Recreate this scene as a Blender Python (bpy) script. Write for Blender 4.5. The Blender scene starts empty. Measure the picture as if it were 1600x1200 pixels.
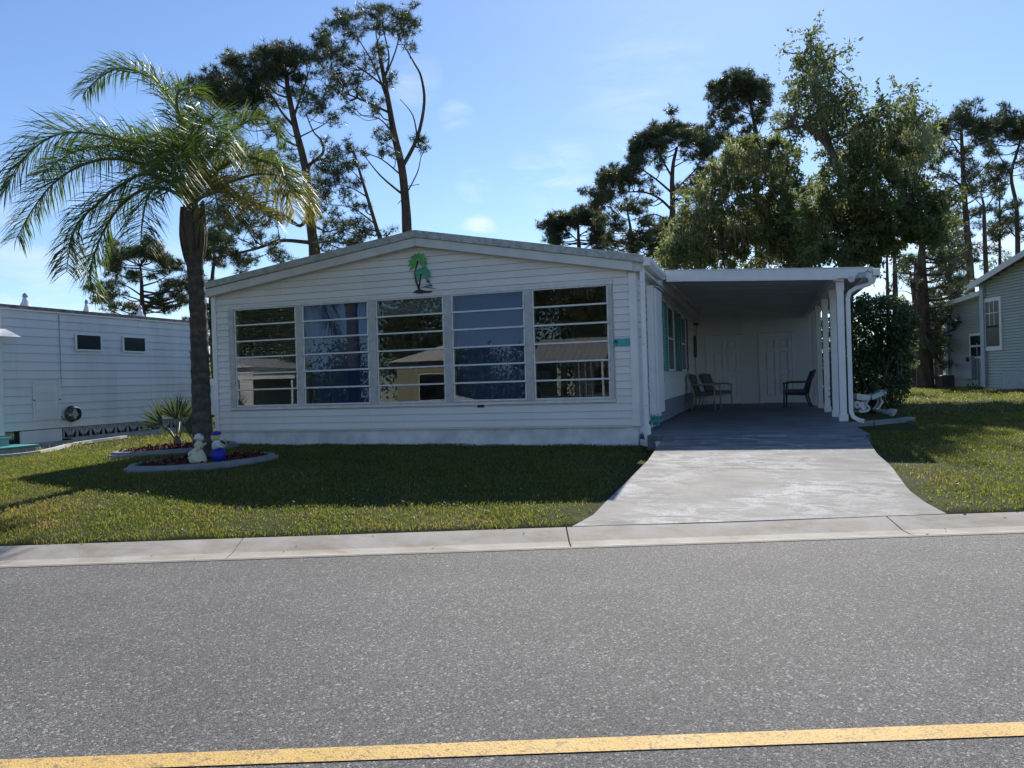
import bpy, math, random
import numpy as np
from mathutils import Vector, Matrix
random.seed(7); RNG = np.random.default_rng(11)
R = math.radians
SC = bpy.context.scene
COL = SC.collection

# ------------------------------------------------------------------ camera, sky, sun, exposure
FPX, PITCH, ROLL, YAW, CZ = 1215.44, -0.0054, 0.0316, 0.3078, 1.5
cy, sy, cp, sp, cr, sr = math.cos(YAW), math.sin(YAW), math.cos(PITCH), math.sin(PITCH), math.cos(ROLL), math.sin(ROLL)
RT0 = np.array([cy, sy, 0.0]); FW = np.array([-sy*cp, cy*cp, sp]); UP0 = np.array([sy*sp, -cy*sp, cp])
RT = RT0*cr - UP0*sr; UP = RT0*sr + UP0*cr
cam_d = bpy.data.cameras.new('camera'); cam = bpy.data.objects.new('camera', cam_d); COL.objects.link(cam)
m = Matrix(((RT[0], UP[0], -FW[0], 0), (RT[1], UP[1], -FW[1], 0), (RT[2], UP[2], -FW[2], CZ), (0, 0, 0, 1)))
cam.matrix_world = m
cam_d.sensor_width = 36; cam_d.lens = FPX/1600*36; cam_d.clip_start = 0.05; cam_d.clip_end = 3000
SC.camera = cam
SUN_EL, SUN_AZ = 37.2, -1.0      # azimuth east of +Y
w = bpy.data.worlds.new('World'); SC.world = w; w.use_nodes = True
wn = w.node_tree.nodes; wl_ = w.node_tree.links; wn.clear()
def wnode(t, **k):
    n = wn.new(t)
    for a, b in k.items(): setattr(n, a, b)
    return n
wo = wnode('ShaderNodeOutputWorld'); bg = wnode('ShaderNodeBackground')
sky = wnode('ShaderNodeTexSky', sky_type='NISHITA', sun_disc=False, sun_elevation=R(SUN_EL), sun_rotation=R(SUN_AZ),
            altitude=10, air_density=1.0, dust_density=0.15, ozone_density=3.0)
geo = wnode('ShaderNodeTexCoord')
bg.inputs['Strength'].default_value = 0.084
# thin cirrus wisps: noise over the direction, gathered in a few soft patches of sky
mp = wnode('ShaderNodeMapping'); mp.inputs['Scale'].default_value = (2.2, 2.2, 9.0); mp.inputs['Rotation'].default_value = (0.12, 0.1, 0)
nz = wnode('ShaderNodeTexNoise'); nz.inputs['Scale'].default_value = 3.2; nz.inputs['Detail'].default_value = 7; nz.inputs['Roughness'].default_value = 0.62
nz.inputs['Distortion'].default_value = 0.6
wl_.new(geo.outputs['Generated'], mp.inputs[0]); wl_.new(mp.outputs[0], nz.inputs['Vector'])
rp = wnode('ShaderNodeValToRGB'); rp.color_ramp.elements[0].position = 0.44; rp.color_ramp.elements[1].position = 0.72
wl_.new(nz.outputs[0], rp.inputs[0])
def wmath(op, a, b=None):
    n = wnode('ShaderNodeMath', operation=op)
    for i, v in enumerate((a, b)):
        if v is None: continue
        if isinstance(v, (int, float)): n.inputs[i].default_value = v
        else: wl_.new(v, n.inputs[i])
    return n.outputs[0]
sepz = wnode('ShaderNodeSeparateXYZ'); wl_.new(geo.outputs['Generated'], sepz.inputs[0])
# low band of haze-white cloud towards the horizon plus patches higher up
low = wnode('ShaderNodeMapRange'); wl_.new(sepz.outputs[2], low.inputs[0]); low.inputs[1].default_value = 0.26; low.inputs[2].default_value = 0.03
low.inputs[3].default_value = 0.0; low.inputs[4].default_value = 1.0
nz2 = wnode('ShaderNodeTexNoise'); nz2.inputs['Scale'].default_value = 2.6; nz2.inputs['Detail'].default_value = 2
wl_.new(geo.outputs['Generated'], nz2.inputs['Vector'])
rp2 = wnode('ShaderNodeValToRGB'); rp2.color_ramp.elements[0].position = 0.52; rp2.color_ramp.elements[1].position = 0.72
wl_.new(nz2.outputs[0], rp2.inputs[0])
def cloud_dir(px, py):
    vx, vy = px-800.0, py-600.0; d_ = FW + RT*(vx/FPX) - UP*(vy/FPX); return tuple(d_/np.linalg.norm(d_))
nrmv = wnode('ShaderNodeVectorMath', operation='NORMALIZE'); wl_.new(geo.outputs['Generated'], nrmv.inputs[0])
acc = None
for px, py, ang, st in ((865, 275, 3.6, .9), (742, 289, 1.5, .9), (714, 184, 1.4, .8), (1000, 145, 6, .4), (645, 120, 2.2, .6), (748, 368, 1.6, 2.6), (60, 450, 8, .9), (1470, 420, 9, 1.5), (1250, 380, 10, .9), (1455, 195, 2.2, .9), (250, 470, 6, .8)):
    dt = wnode('ShaderNodeVectorMath', operation='DOT_PRODUCT'); wl_.new(nrmv.outputs[0], dt.inputs[0]); dt.inputs[1].default_value = cloud_dir(px, py)
    mr = wnode('ShaderNodeMapRange'); wl_.new(dt.outputs['Value'], mr.inputs[0]); mr.inputs[1].default_value = math.cos(R(ang)); mr.inputs[2].default_value = 1.0; mr.inputs[3].default_value = 0; mr.inputs[4].default_value = st
    acc = mr.outputs[0] if acc is None else wmath('MAXIMUM', acc, mr.outputs[0])
patch = wmath('MAXIMUM', wmath('MULTIPLY', acc, 1.5), wmath('MULTIPLY', low.outputs[0], 0.5))
fac = wmath('MULTIPLY', wmath('MULTIPLY', rp.outputs[0], patch), 0.38)
mixc = wnode('ShaderNodeMixRGB', blend_type='MIX'); tint = wnode('ShaderNodeMixRGB', blend_type='MULTIPLY'); tint.inputs[0].default_value = 1; tint.inputs[2].default_value = (0.95, 1.02, 1.15, 1)
wl_.new(sky.outputs[0], tint.inputs[1]); wl_.new(fac, mixc.inputs[0]); wl_.new(tint.outputs[0], mixc.inputs[1])
mixc.inputs[2].default_value = (7.6, 8.2, 9.0, 1)
wl_.new(mixc.outputs[0], bg.inputs[0]); wl_.new(bg.outputs[0], wo.inputs[0])
sun_d = bpy.data.lights.new('sun', 'SUN'); sun_d.energy = 4.6; sun_d.angle = R(0.55); sun_d.color = (1.0, 0.95, 0.87)
sun = bpy.data.objects.new('sun', sun_d); COL.objects.link(sun)
sd = Vector((math.sin(R(SUN_AZ))*math.cos(R(SUN_EL)), math.cos(R(SUN_AZ))*math.cos(R(SUN_EL)), math.sin(R(SUN_EL))))
sun.rotation_euler = sd.to_track_quat('Z', 'Y').to_euler(); sun.location = (0, 0, 60)
SC.view_settings.view_transform = 'Standard'; SC.view_settings.look = 'None'
SC.view_settings.exposure = 0.68; SC.view_settings.gamma = 1; SC.view_settings.use_curve_mapping = False
SC.cycles.max_bounces = 8; SC.cycles.transparent_max_bounces = 12; SC.cycles.sample_clamp_indirect = 8

# ------------------------------------------------------------------ measuring helpers (photograph 1600x1200 -> place)
CAM = np.array([0, 0, CZ])
def ray(px, py):
    vx, vy = px-800.0, py-600.0
    r = FW + RT*(vx/FPX) - UP*(vy/FPX)
    return r
def atY(px, py, Y): r = ray(px, py); return CAM + r*(Y/r[1])
def atX(px, py, X): r = ray(px, py); return CAM + r*(X/r[0])
def atD(px, py, D): return CAM + ray(px, py)*D
def atA(px, py, A): r = ray(px, py); return CAM + r*(A/(r@RT0))      # plane square to the street on the right
def onsurf(px, py, h):
    z = 0.3; r = ray(px, py)
    for _ in range(30):
        P = CAM + r*((z-CZ)/r[2]); z = 0.5*z + 0.5*h(P[0], P[1])
    return CAM + r*((z-CZ)/r[2])
Yg = lambda x: 7.8 + 0.33*x                       # back line of the gutter
EU = np.array([0.9496, 0.3134]); ES = np.array([-0.3134, 0.9496])
def sdist(x, y): return (y-Yg(x))*0.9496
def gz(x, y):                                      # lawn height
    s = sdist(x, y)
    if s > 0:
        q = min(1, max(0, (-9.5-x)/6.0)); f = min(1, s/4)
        return 0.08 + 0.42*(1-math.exp(-s/5.0)) - 0.20*q*q*(3-2*q)*f
    s2 = -8.88 - s
    if s2 > 0: return 0.08 + 0.42*(1-math.exp(-s2/5.0))
    return -0.12
def dz(x, y):                                      # driveway height
    g = Yg(x); return 0.08 + 0.46*min(1, max(0, (y-g)/(12.4-g)))**1.12

# ------------------------------------------------------------------ materials
MATS = {}
def nodes_of(name):
    mt = bpy.data.materials.new(name); mt.use_nodes = True; nt = mt.node_tree; nt.nodes.clear()
    return mt, nt
class NT:
    def __init__(s, name): s.m, s.t = nodes_of(name); s.out = s.n('ShaderNodeOutputMaterial')
    def n(s, ty, ins=None, **k):
        nd = s.t.nodes.new(ty)
        for a, b in k.items(): setattr(nd, a, b)
        for a, b in (ins or {}).items():
            if hasattr(b, 'is_output'): s.t.links.new(b, nd.inputs[a])
            else: nd.inputs[a].default_value = b
        return nd
    def coord(s, scale=(1, 1, 1), kind='Object', rot=(0, 0, 0)):
        c = s.n('ShaderNodeTexCoord'); mpn = s.n('ShaderNodeMapping', {'Vector': c.outputs[kind], 'Scale': scale, 'Rotation': rot}); return mpn.outputs[0]
    def noise(s, scale, vec=None, detail=4, rough=0.55, dist=0):
        i = {'Scale': scale, 'Detail': detail, 'Roughness': rough, 'Distortion': dist}
        if vec is not None: i['Vector'] = vec
        return s.n('ShaderNodeTexNoise', i).outputs[0]
    def ramp(s, f, stops, interp='LINEAR'):
        r = s.n('ShaderNodeValToRGB', {0: f}); r.color_ramp.interpolation = interp
        e = r.color_ramp.elements
        while len(e) < len(stops): e.new(0.5)
        for el, (p, c) in zip(e, stops):
            el.position = p; el.color = (c, c, c, 1) if isinstance(c, (int, float)) else (*c, 1)
        return r.outputs[0]
    def mix(s, f, a, b, mode='MIX'):
        r = s.n('ShaderNodeMixRGB', blend_type=mode)
        for i, v in ((0, f), (1, a), (2, b)):
            if hasattr(v, 'is_output'): s.t.links.new(v, r.inputs[i])
            elif isinstance(v, (int, float)): r.inputs[i].default_value = v if i == 0 else (v, v, v, 1)
            else: r.inputs[i].default_value = (*v, 1)
        return r.outputs[0]
    def math(s, op, a, b=0):
        r = s.n('ShaderNodeMath', operation=op)
        for i, v in ((0, a), (1, b)):
            if hasattr(v, 'is_output'): s.t.links.new(v, r.inputs[i])
            else: r.inputs[i].default_value = v
        return r.outputs[0]
    def bump(s, h, strength=0.3, dist=0.01):
        return s.n('ShaderNodeBump', {'Height': h, 'Strength': strength, 'Distance': dist}).outputs[0]
    def bsdf(s, color, rough=0.6, normal=None, metal=0, spec=0.5):
        i = {'Base Color': color if hasattr(color, 'is_output') else (*color, 1), 'Roughness': rough, 'Metallic': metal, 'Specular IOR Level': spec}
        if normal is not None: i['Normal'] = normal
        return s.n('ShaderNodeBsdfPrincipled', i)
    def done(s, sh): s.t.links.new(sh.outputs[0], s.out.inputs[0]); return s.m

def simple(name, col, rough=0.6, var=0.12, scale=6, metal=0, bump=0.0, bscale=60, spec=0.5):
    t = NT(name); v = t.coord()
    f = t.noise(scale, v)
    c = t.mix(t.ramp(f, [(0.3, 0), (0.7, 1)]), tuple(x*(1-var) for x in col), tuple(min(1, x*(1+var)) for x in col))
    nm = t.bump(t.noise(bscale, v), bump) if bump else None
    return t.done(t.bsdf(c, rough, nm, metal, spec))
def leafmat(name, c1, c2, trans=0.45, rough=0.45, spec=0.4, tc=None):
    """foliage: colour varies leaf by leaf (attribute rnd) and lets light through"""
    t = NT(name); a = t.n('ShaderNodeAttribute', attribute_name='rnd')
    c = t.mix(a.outputs['Fac'], c1, c2)
    big = t.noise(0.8, t.coord(), 3)
    c = t.mix(0.35, c, t.mix(big, tuple(x*0.6 for x in c1), tuple(min(1, x*1.3) for x in c2)))
    p = t.bsdf(c, rough, spec=spec)
    tcx = t.mix(0.5, c, tc) if tc else c
    tr = t.n('ShaderNodeBsdfTranslucent', {'Color': t.mix(1.0, tcx, (1.9, 1.9, 1.5), 'MULTIPLY')})
    return t.done(t.n('ShaderNodeMixShader', {0: trans, 1: p.outputs[0], 2: tr.outputs[0]}))

def m_asphalt():
    t = NT('asphalt'); v = t.coord()
    vo = t.n('ShaderNodeTexVoronoi', {'Vector': v, 'Scale': 215.0, 'Randomness': 1.0})
    vo2 = t.n('ShaderNodeTexVoronoi', {'Vector': v, 'Scale': 92.0, 'Randomness': 1.0})
    sx = t.n('ShaderNodeSeparateColor', {0: vo.outputs['Color']}); sx2 = t.n('ShaderNodeSeparateColor', {0: vo2.outputs['Color']})
    c = t.ramp(sx.outputs[0], [(0.0, 0.008), (0.3, 0.036), (0.6, 0.092), (0.84, 0.175), (1.0, 0.33)])
    c2 = t.ramp(sx2.outputs[1], [(0.0, 0.03), (0.6, 0.09), (0.93, 0.14), (0.965, 0.42)])
    c = t.mix(0.45, c, c2)
    big = t.noise(0.7, v, 5, 0.6)
    c = t.mix(1.0, c, t.ramp(big, [(0.3, (0.86, 0.85, 0.84)), (0.7, (1.13, 1.12, 1.10))]), 'MULTIPLY')
    tint = t.noise(3.0, v, 2)
    lane = t.noise(0.9, t.coord((0.05, 1.0, 1), rot=(0, 0, -0.32)), 3); c = t.mix(1.0, c, t.ramp(lane, [(0.35, 0.93), (0.65, 1.07)]), 'MULTIPLY')
    sp = t.n('ShaderNodeTexVoronoi', {'Vector': v, 'Scale': 1.3}); c = t.mix(t.ramp(sp.outputs['Distance'], [(0.02, 0.45), (0.06, 0)]), c, (0.03, 0.03, 0.03))
    c = t.mix(1.0, c, t.mix(tint, (1.20, 1.155, 1.11), (1.13, 1.12, 1.11)), 'MULTIPLY')
    h = t.math('ADD', t.math('MULTIPLY', vo.outputs['Distance'], -1), t.math('MULTIPLY', vo2.outputs['Distance'], -0.7))
    return t.done(t.bsdf(c, 0.82, t.bump(h, 0.55, 0.006), spec=0.35))
def m_concrete(name, base, stain, white=0.0, streak=(1, 1, 1), rough=0.85, joints=False):
    t = NT(name); v = t.coord(); vs = t.coord(streak)
    f = t.noise(1.6, vs, 8, 0.62, 0.3); g = t.noise(180, v, 2)
    c = t.mix(t.ramp(f, [(0.32, 0), (0.68, 1)]), stain, base)
    if white:
        wv = t.noise(2.9, vs, 10, 0.7, 0.8)
        wm = t.ramp(wv, [(0.46, 0), (0.56, 1)])
        wm2 = t.ramp(t.noise(0.9, v, 3), [(0.38, 0.1), (0.58, 1)])
        fine = t.ramp(t.noise(38, v, 4, 0.7), [(0.35, 0.2), (0.62, 1)])
        c = t.mix(t.math('MULTIPLY', t.math('MULTIPLY', t.math('MULTIPLY', wm, wm2), fine), white), c, (0.47, 0.47, 0.475))
    if name.startswith('gutter'):
        dg = t.ramp(t.noise(1.1, t.coord((0.8, 2.2, 1), rot=(0, 0, 0.6)), 7, 0.65, 0.8), [(0.52, 0), (0.72, 0.7)]); c = t.mix(dg, c, (0.20, 0.155, 0.105))
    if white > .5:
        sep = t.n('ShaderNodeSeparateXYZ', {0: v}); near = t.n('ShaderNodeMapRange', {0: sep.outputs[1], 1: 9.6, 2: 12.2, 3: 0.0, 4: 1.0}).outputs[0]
        shade_streaks = t.ramp(t.noise(2.6, t.coord((0.4, 3.2, 1)), 8, 0.72, 1.0), [(0.40, 0), (0.58, 1)])  # stain-like streaks painted dark toward the carport, standing in for its shade
        c = t.mix(t.math('MULTIPLY', t.math('MULTIPLY', shade_streaks, near), 0.78), c, (0.055, 0.058, 0.068))
    c = t.mix(0.35, c, t.mix(1.0, c, t.ramp(g, [(0.3, 0.62), (0.7, 1.3)]), 'MULTIPLY'))
    c = t.mix(t.ramp(t.noise(9, v, 6, 0.7), [(0.62, 0), (0.75, 0.35)]), c, tuple(x*0.55 for x in stain))
    return t.done(t.bsdf(c, rough, t.bump(t.math('ADD', g, t.math('MULTIPLY', f, 2)), 0.25, 0.004), spec=0.3))
def m_siding(name, col, grime=0.35, dirt=(0.25, 0.25, 0.22), drips=False):
    t = NT(name); v = t.coord()
    f = t.noise(1.2, t.coord((1, 1, 0.25)), 6, 0.6)
    c = t.mix(t.math('MULTIPLY', t.ramp(f, [(0.45, 0), (0.8, 1)]), grime), col, dirt)
    st = t.ramp(t.noise(1.0, t.coord((7, 7, 0.35)), 5, 0.65), [(0.60, 0), (0.78, 1)])
    c = t.mix(t.math('MULTIPLY', st, 0.5 if drips else 0.16), c, tuple(x*0.8 for x in dirt))
    g = t.noise(90, t.coord((0.15, 0.15, 1)), 3)
    oi = t.n('ShaderNodeObjectInfo')
    c = t.mix(1.0, c, t.ramp(oi.outputs['Random'], [(0, (0.955, 0.955, 0.96)), (1, (1.03, 1.03, 1.03))]), 'MULTIPLY')
    return t.done(t.bsdf(c, 0.5, t.bump(g, 0.05, 0.002)))
def m_bark(name, c1, c2, scale=6, stretch=0.25, b=0.6):
    t = NT(name); v = t.coord((1, 1, stretch))
    f = t.noise(scale, v, 8, 0.65, 0.4)
    return t.done(t.bsdf(t.mix(t.ramp(f, [(0.35, 0), (0.65, 1)]), c1, c2), 0.9, t.bump(f, b, 0.03), spec=0.2))
def m_grassground():
    t = NT('lawn_soil'); v = t.coord()
    f = t.noise(3.5, v, 8, 0.7); g = t.noise(60, v, 4, 0.7); b = t.noise(0.5, v, 3)
    c = t.mix(t.ramp(f, [(0.35, 0), (0.7, 1)]), (0.030, 0.034, 0.012), (0.070, 0.064, 0.030))
    c = t.mix(t.ramp(g, [(0.35, 0), (0.7, 1)]), c, (0.055, 0.075, 0.018))
    c = t.mix(t.ramp(b, [(0.5, 0), (0.75, 0.5)]), c, (0.12, 0.105, 0.065))
    return t.done(t.bsdf(c, 0.95, t.bump(g, 0.6, 0.03), spec=0.1))
def m_grass():
    t = NT('grass_blades'); a = t.n('ShaderNodeAttribute', attribute_name='rnd')
    v = t.coord(); b = t.noise(0.55, v, 4, 0.6); p2 = t.noise(4.0, v, 4, 0.65)
    green = t.mix(a.outputs['Fac'], (0.036, 0.055, 0.011), (0.112, 0.132, 0.028))
    dry = t.mix(a.outputs['Fac'], (0.075, 0.060, 0.030), (0.21, 0.165, 0.080))
    k = t.math('ADD', t.math('MULTIPLY', t.ramp(b, [(0.48, 0), (0.62, 1)]), 0.6), t.math('MULTIPLY', t.ramp(p2, [(0.46, 0), (0.66, 1)]), 0.62))
    c = t.mix(t.math('MULTIPLY', k, 0.85), green, dry)
    pr = t.bsdf(c, 0.5, spec=0.35)
    tr = t.n('ShaderNodeBsdfTranslucent', {'Color': t.mix(1.0, c, (2.9, 2.9, 1.5), 'MULTIPLY')})
    return t.done(t.n('ShaderNodeMixShader', {0: 0.45, 1: pr.outputs[0], 2: tr.outputs[0]}))
def m_glass(name, tint, refl=1.5, rough=0.0):
    t = NT(name)
    lw = t.n('ShaderNodeFresnel', {'IOR': refl})
    wob = t.bump(t.noise(1.1, t.coord(), 1), 0.012, 0.05)
    g = t.n('ShaderNodeBsdfGlossy', {'Color': (1, 1, 1, 1), 'Roughness': rough, 'Normal': wob}); tr = t.n('ShaderNodeBsdfTransparent', {'Color': (*tint, 1)})
    return t.done(t.n('ShaderNodeMixShader', {0: lw.outputs[0], 1: tr.outputs[0], 2: g.outputs[0]}))
def m_sheer():
    t = NT('blue_sheer_fabric'); f = t.noise(2, t.coord((5, 1, 0.3)), 2)
    c = t.mix(f, (0.14, 0.27, 0.60), (0.15, 0.29, 0.65))
    d = t.n('ShaderNodeBsdfDiffuse', {'Color': c}); tr = t.n('ShaderNodeBsdfTransparent', {'Color': (0.45, 0.58, 0.95, 1)})
    return t.done(t.n('ShaderNodeMixShader', {0: 0.35, 1: d.outputs[0], 2: tr.outputs[0]}))
def m_palmtrunk():
    t = NT('palm_bark'); v = t.coord()
    wv = t.n('ShaderNodeTexWave', {'Vector': v, 'Scale': 1.6, 'Distortion': 3.0, 'Detail': 4, 'Detail Scale': 1.5}, bands_direction='Z')
    f = t.noise(9, v, 6, 0.7)
    c = t.mix(t.ramp(f, [(0.35, 0), (0.7, 1)]), (0.06, 0.052, 0.043), (0.14, 0.125, 0.105))
    c = t.mix(t.ramp(wv.outputs[1] if len(wv.outputs) > 1 else wv.outputs[0], [(0.0, 0.55), (0.4, 0)]), c, (0.06, 0.05, 0.04))
    return t.done(t.bsdf(c, 0.92, t.bump(t.math('ADD', f, wv.outputs[1]), 0.5, 0.03), spec=0.2))
def m_roofedge():
    t = NT('aged_roof_edge_metal'); v = t.coord()
    f = t.noise(7, v, 8, 0.75); g = t.noise(45, v, 4, 0.7)
    c = t.mix(t.ramp(f, [(0.4, 0), (0.62, 1)]), (0.52, 0.53, 0.50), (0.30, 0.32, 0.29))
    c = t.mix(t.ramp(g, [(0.58, 0), (0.68, 0.7)]), c, (0.13, 0.14, 0.12))
    return t.done(t.bsdf(c, 0.8, t.bump(g, 0.3, 0.004)))
def m_yellowpaint():
    t = NT('worn_yellow_road_paint'); v = t.coord()
    vo = t.n('ShaderNodeTexVoronoi', {'Vector': v, 'Scale': 110.0})
    f = t.noise(30, v, 6, 0.8); g = t.noise(2.2, v, 4)
    c = t.mix(t.ramp(g, [(0.3, 0), (0.7, 1)]), (0.52, 0.325, 0.075), (0.57, 0.39, 0.13))
    c = t.mix(t.ramp(f, [(0.54, 0), (0.62, 0.85)]), c, (0.12, 0.10, 0.08))
    c = t.mix(t.ramp(vo.outputs['Distance'], [(0.55, 0), (0.8, 0.5)]), c, (0.2, 0.15, 0.08))
    return t.done(t.bsdf(c, 0.75, t.bump(vo.outputs['Distance'], 0.4, 0.005)))
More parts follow.
